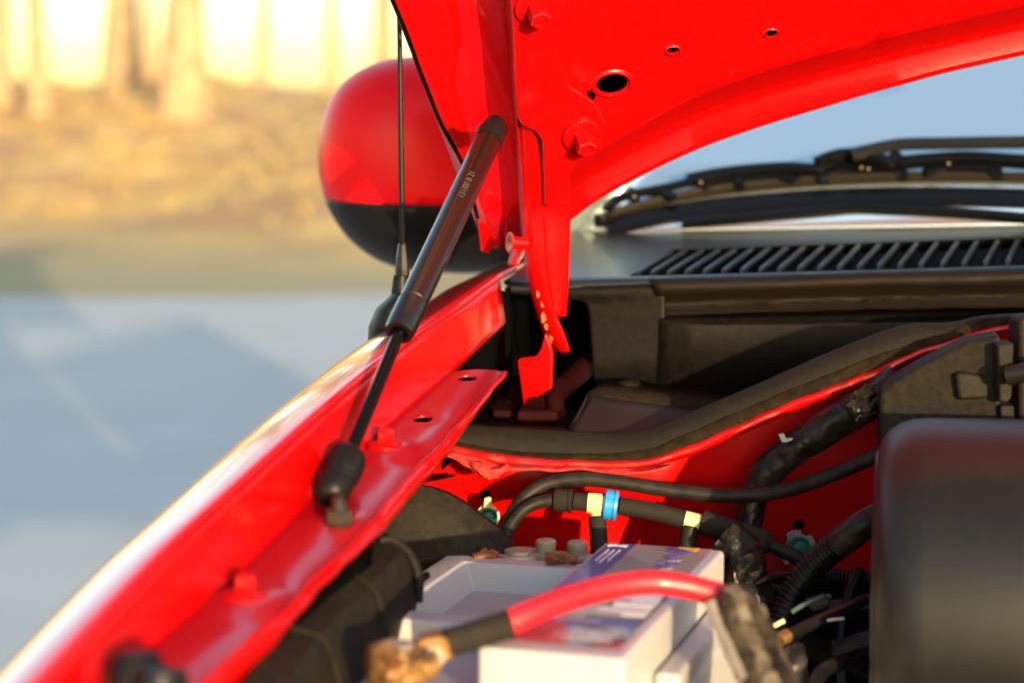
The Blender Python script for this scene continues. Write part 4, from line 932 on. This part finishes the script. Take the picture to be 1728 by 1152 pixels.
# ------------------------------------------------------------------ battery
o_ = P(1020, 914, 1.25); nl = P(795, 1108, 0.99)
bu = Vector((nl.x - o_.x, nl.y - o_.y, 0)).normalized(); bv_ = Vector((-bu.y, bu.x, 0))
if bv_.x < 0: bv_ = -bv_
def B(a, b, h=0.0): return o_ + bu * a + bv_ * b + Vector((0, 0, h))
bat = empty('car_battery', B(.11, 0, -.2), 'white car battery with purple and grey label in the bay', 'battery')
def bbox(name, a0, a1, b0, b1, h0, h1, mt, bevel=.003, parent=None, taper=0):
    poly = [B(a0, b0, h0), B(a1, b0, h0), B(a1, b1, h0), B(a0, b1, h0)]
    return prism(name, poly, (0, 0, h1 - h0), mt, parent or bat, bevel=bevel, segs=3)
bbox('case', -.045, .285, -.114, .094, -.22, -.036, M['battery_white'], .005)
blk = bbox('lid_block', 0, .262, 0, .078, -.035, 0, M['battery_white'], .003)
# lower lid with pocket
def ring(a0, a1, b0, b1, h): return [B(a0, b0, h), B(a1, b0, h), B(a1, b1, h), B(a0, b1, h)]
rg = [ring(-.002, .166, -.107, -.0005, -.034), ring(-.002, .166, -.107, -.0005, -.0175), ring(-.0005, .1645, -.1055, -.0005, -.015), ring(.016, .146, -.090, -.012, -.015), ring(.018, .144, -.087, -.015, -.018), ring(.024, .138, -.080, -.020, -.033)]
mesh('lid_pocket', [p for r in rg for p in r], grid_faces(6, 4, wrap=True) + [(20, 21, 22, 23)], M['battery_white'], bat, smooth=False, bevel=.0012)
bbox('pocket_floor', .02, .142, -.084, -.019, -.0352, -.032, M['battery_grey'], .001)
bbox('terminal_step', .168, .262, -.107, -.001, -.036, -.030, M['battery_grey'], .002)
bbox('terminal_step', -.04, -.004, -.096, .03, -.036, -.028, M['battery_grey'], .002)
bbox('case_corner', .0, .20, .079, .093, -.036, -.024, M['battery_white'], .003)
bbox('corner_post', .163, .178, -.108, -.092, -.036, -.013, M['battery_white'], .003)
# label on the block
def lab(name, a0, a1, b0, b1, h, mt, sk=0): return prism(name, [B(a0, b0, h), B(a1, b0, h), B(a1, b1 , h), B(a0, b1, h)], (0, 0, .0003), mt, blk, smooth=False)
lab('label_sheet', .004, .118, .004, .071, .0004, M['label_grey'])
lab('label_band', .006, .118, .0045, .022, .0009, M['label_violet'])
lab('label_picture', .120, .246, .004, .071, .0004, M['label_dark'])
lab('label_patch', .205, .244, .006, .030, .0009, M['label_red'])
lab('label_patch', .128, .160, .046, .069, .0009, M['label_white'])
lab('label_patch', .165, .180, .030, .069, .0009, M['label_white'])
lab('label_patch', .215, .236, .038, .064, .0009, M['label_grey'])
lab('label_patch', .186, .205, .014, .069, .0008, M['label_violet'])
lab('label_patch', .120, .204, .0045, .013, .0009, M['label_violet'])
# NA lettering read from the side of the car: baseline runs along the battery
text_mesh('lettering', 'NAPA', M['label_violet'], blk, B(.019, .046, .0010), bu, bv_, .0185)
prism('logo_square', [B(.008, .044, .0010), B(.018, .044, .0010), B(.018, .063, .0010), B(.008, .063, .0010)], (0, 0, .0003), M['label_violet'], blk, smooth=False)
prism('logo_triangle', [B(.008, .050, .0014), B(.0165, .062, .0014), B(.008, .0635, .0014)], (0, 0, .0003), M['label_yellow'], blk, smooth=False)
rl = random.Random(8)
for k in range(7):
    b_ = .006 + k * .0018
    lab('label_print', .010 + rl.uniform(0, .003), .012 + rl.uniform(.001, .004), b_, b_ + .0014, .0013, M['label_white'])
for k in range(3):
    lab('label_print', .026, .075 + rl.uniform(-.02, .01), .009 + k * .0036, .0098 + k * .0036, .0013, M['label_white'])
for k in range(9):
    lab('label_print', .13 + k * .008, .1335 + k * .008, .016, .016 + rl.uniform(.02, .04), .0009, M['label_grey'])
# far terminal with clamp
trm = empty('battery_clamp', B(-.022, -.05, -.03), 'corroded clamp with two pale bolts at the far battery post', 'clamp')
pc = P(876, 942, 1.285)
lathe('clamp_ring', pc + Vector((0, 0, -.012)), (0, 0, 1), [(.016, 0), (.0175, .004), (.0175, .014), (.0165, .0165), (.0125, .0165), (.0115, .014)], M['lead'], trm)
lathe('post', pc + Vector((0, 0, -.012)), (0, 0, 1), [(.0112, 0), (.0105, .0165), (.0095, .018), (.001, .018)], M['lead'], trm)
prism('clamp_bar', [P(888, 948, 1.275), P(1000, 955, 1.265), P(1000, 946, 1.285), P(890, 940, 1.295)], (0, 0, .006), M['bolt_cream'], trm, bevel=.003)
for (x, y, Y) in ((921, 926, 1.28), (974, 929, 1.28)):
    lathe('clamp_bolt', P(x, y, Y), (0, 0, 1), [(.0105, -.008), (.0105, -.003), (.0065, -.0025), (.0065, .001), (.0068, .0015), (.0068, .0055), (.0055, .0065), (.001, .0066)], M['bolt_cream'], trm, seg=16)
tube('rust_crust', [P(800, 944, 1.27), P(820, 938, 1.272), P(838, 941, 1.27)], .0032, M['copper_rust'], trm, n=14, crinkle=.003)
tube('rust_crust', [P(920, 944, 1.25), P(945, 942, 1.25), P(975, 945, 1.25)], .0030, M['copper_rust'], trm, n=18, crinkle=.003, seed=3)
# near terminal, crimp, red cable
bc2 = empty('battery_cable', P(660, 1150, .98), 'red battery cable clamped by brass at the near post', 'cable')
pn = P(668, 1108, .985)
lathe('brass_clamp', pn + Vector((0, 0, -.022)), (0, 0, 1), [(.0165, -.01), (.0165, .004), (.0150, .006), (.0150, .012), (.0155, .024), (.0140, .0275), (.0105, .0275), (.010, .024)], M['brass'], bc2)
lathe('post', pn + Vector((0, 0, -.022)), (0, 0, 1), [(.0102, 0), (.0098, .028), (.008, .0295), (.001, .0295)], M['lead'], bc2)
tube('rust_crust', [P(640, 1098, .975), P(662, 1128, .968), P(700, 1130, .97), P(728, 1122, .976)], .007, M['brass'], bc2, n=30, seg=14, crinkle=.004, seed=6)
prism('clamp_jaw', [P(700, 1080, .985), P(738, 1072, .985), P(765, 1078, .985), P(770, 1110, .985), P(735, 1125, .985), P(702, 1120, .985)], (0, .016, 0), M['brass'], bc2, bevel=.003)
lathe('clamp_bolt', P(731, 1108, .985), (.1, -1, .1), [(.0065, -.004), (.0065, .002), (.0045, .0025), (.0045, .006), (.0036, .0070), (.001, .0072)], M['bolt_cream'], bc2, seg=6, smooth=False)
tube('crimp_sleeve', [P(752, 1085, .99), P(800, 1071, .995), P(862, 1052, 1.0)], .0075, M['hose_dusty'], bc2, n=10)
tube('cable_body', [P(852, 1053, 1.0), P(900, 1031, 1.01), P(960, 1009, 1.03), P(1030, 990, 1.05), P(1098, 982, 1.06), P(1150, 987, 1.062), P(1200, 999, 1.062), P(1232, 1009, 1.06)], lambda s: .0068 if .02 < s < .98 else .0062, M['cable_red'], bc2, n=60, seg=24)
# muddy taped cable bundle at the right of the battery
mb = empty('cable_bundle', P(1290, 1150, 1.02), 'muddy taped cable bundle hanging right of the battery', 'wiring loom')
rb_ = random.Random(11)
for k in range(9):
    ox, oy = (k % 3 - 1) * 26, (k // 3 - 1) * .012
    jx = lambda: rb_.uniform(-9, 9)
    tube('cable_strand', [P(1232 + ox * .25, 1004 + abs(ox) * .2, 1.056 + oy * .4), P(1252 + ox * .7 + jx(), 1030, 1.05 + oy), P(1266 + ox + jx(), 1070, 1.04 + oy), P(1282 + ox + jx(), 1115, 1.025 + oy), P(1300 + ox + jx(), 1170, 1.005 + oy), P(1312 + ox, 1240, .98 + oy)],
         rb_.uniform(.0042, .0072), M['tape_muddy'] if k % 2 else M['tape_brown'], mb, n=70, seg=16, crinkle=.0022, seed=k, angle=40)
for k in range(2):
    y = 1045 + 62 * k + rb_.uniform(-6, 6); x = 1258 + (y - 1035) * .36
    pts = [P(x + 44 * math.cos(a), y + 9 * math.sin(a) + 4 * math.cos(a), 1.045 - .00022 * (y - 1035) - .019 * math.sin(a)) for a in [R(20 + 14 * q) for q in range(11)]]
    tube('tape_band', pts, .0012, M['tape_brown'], mb, n=30, seg=8, crinkle=.0016, seed=k)
tube('cable_strand', [P(1200, 1018, 1.045), P(1212, 1050, 1.035), P(1232, 1095, 1.02), P(1258, 1150, 1.0)], .0033, M['lead'], mb, n=24, crinkle=.0008)
lathe('cable_lug', P(1248, 1012, 1.05), (.2, -.4, 1), [(.010, -.004), (.011, .002), (.008, .006), (.001, .007)], M['hose_dusty'], mb)
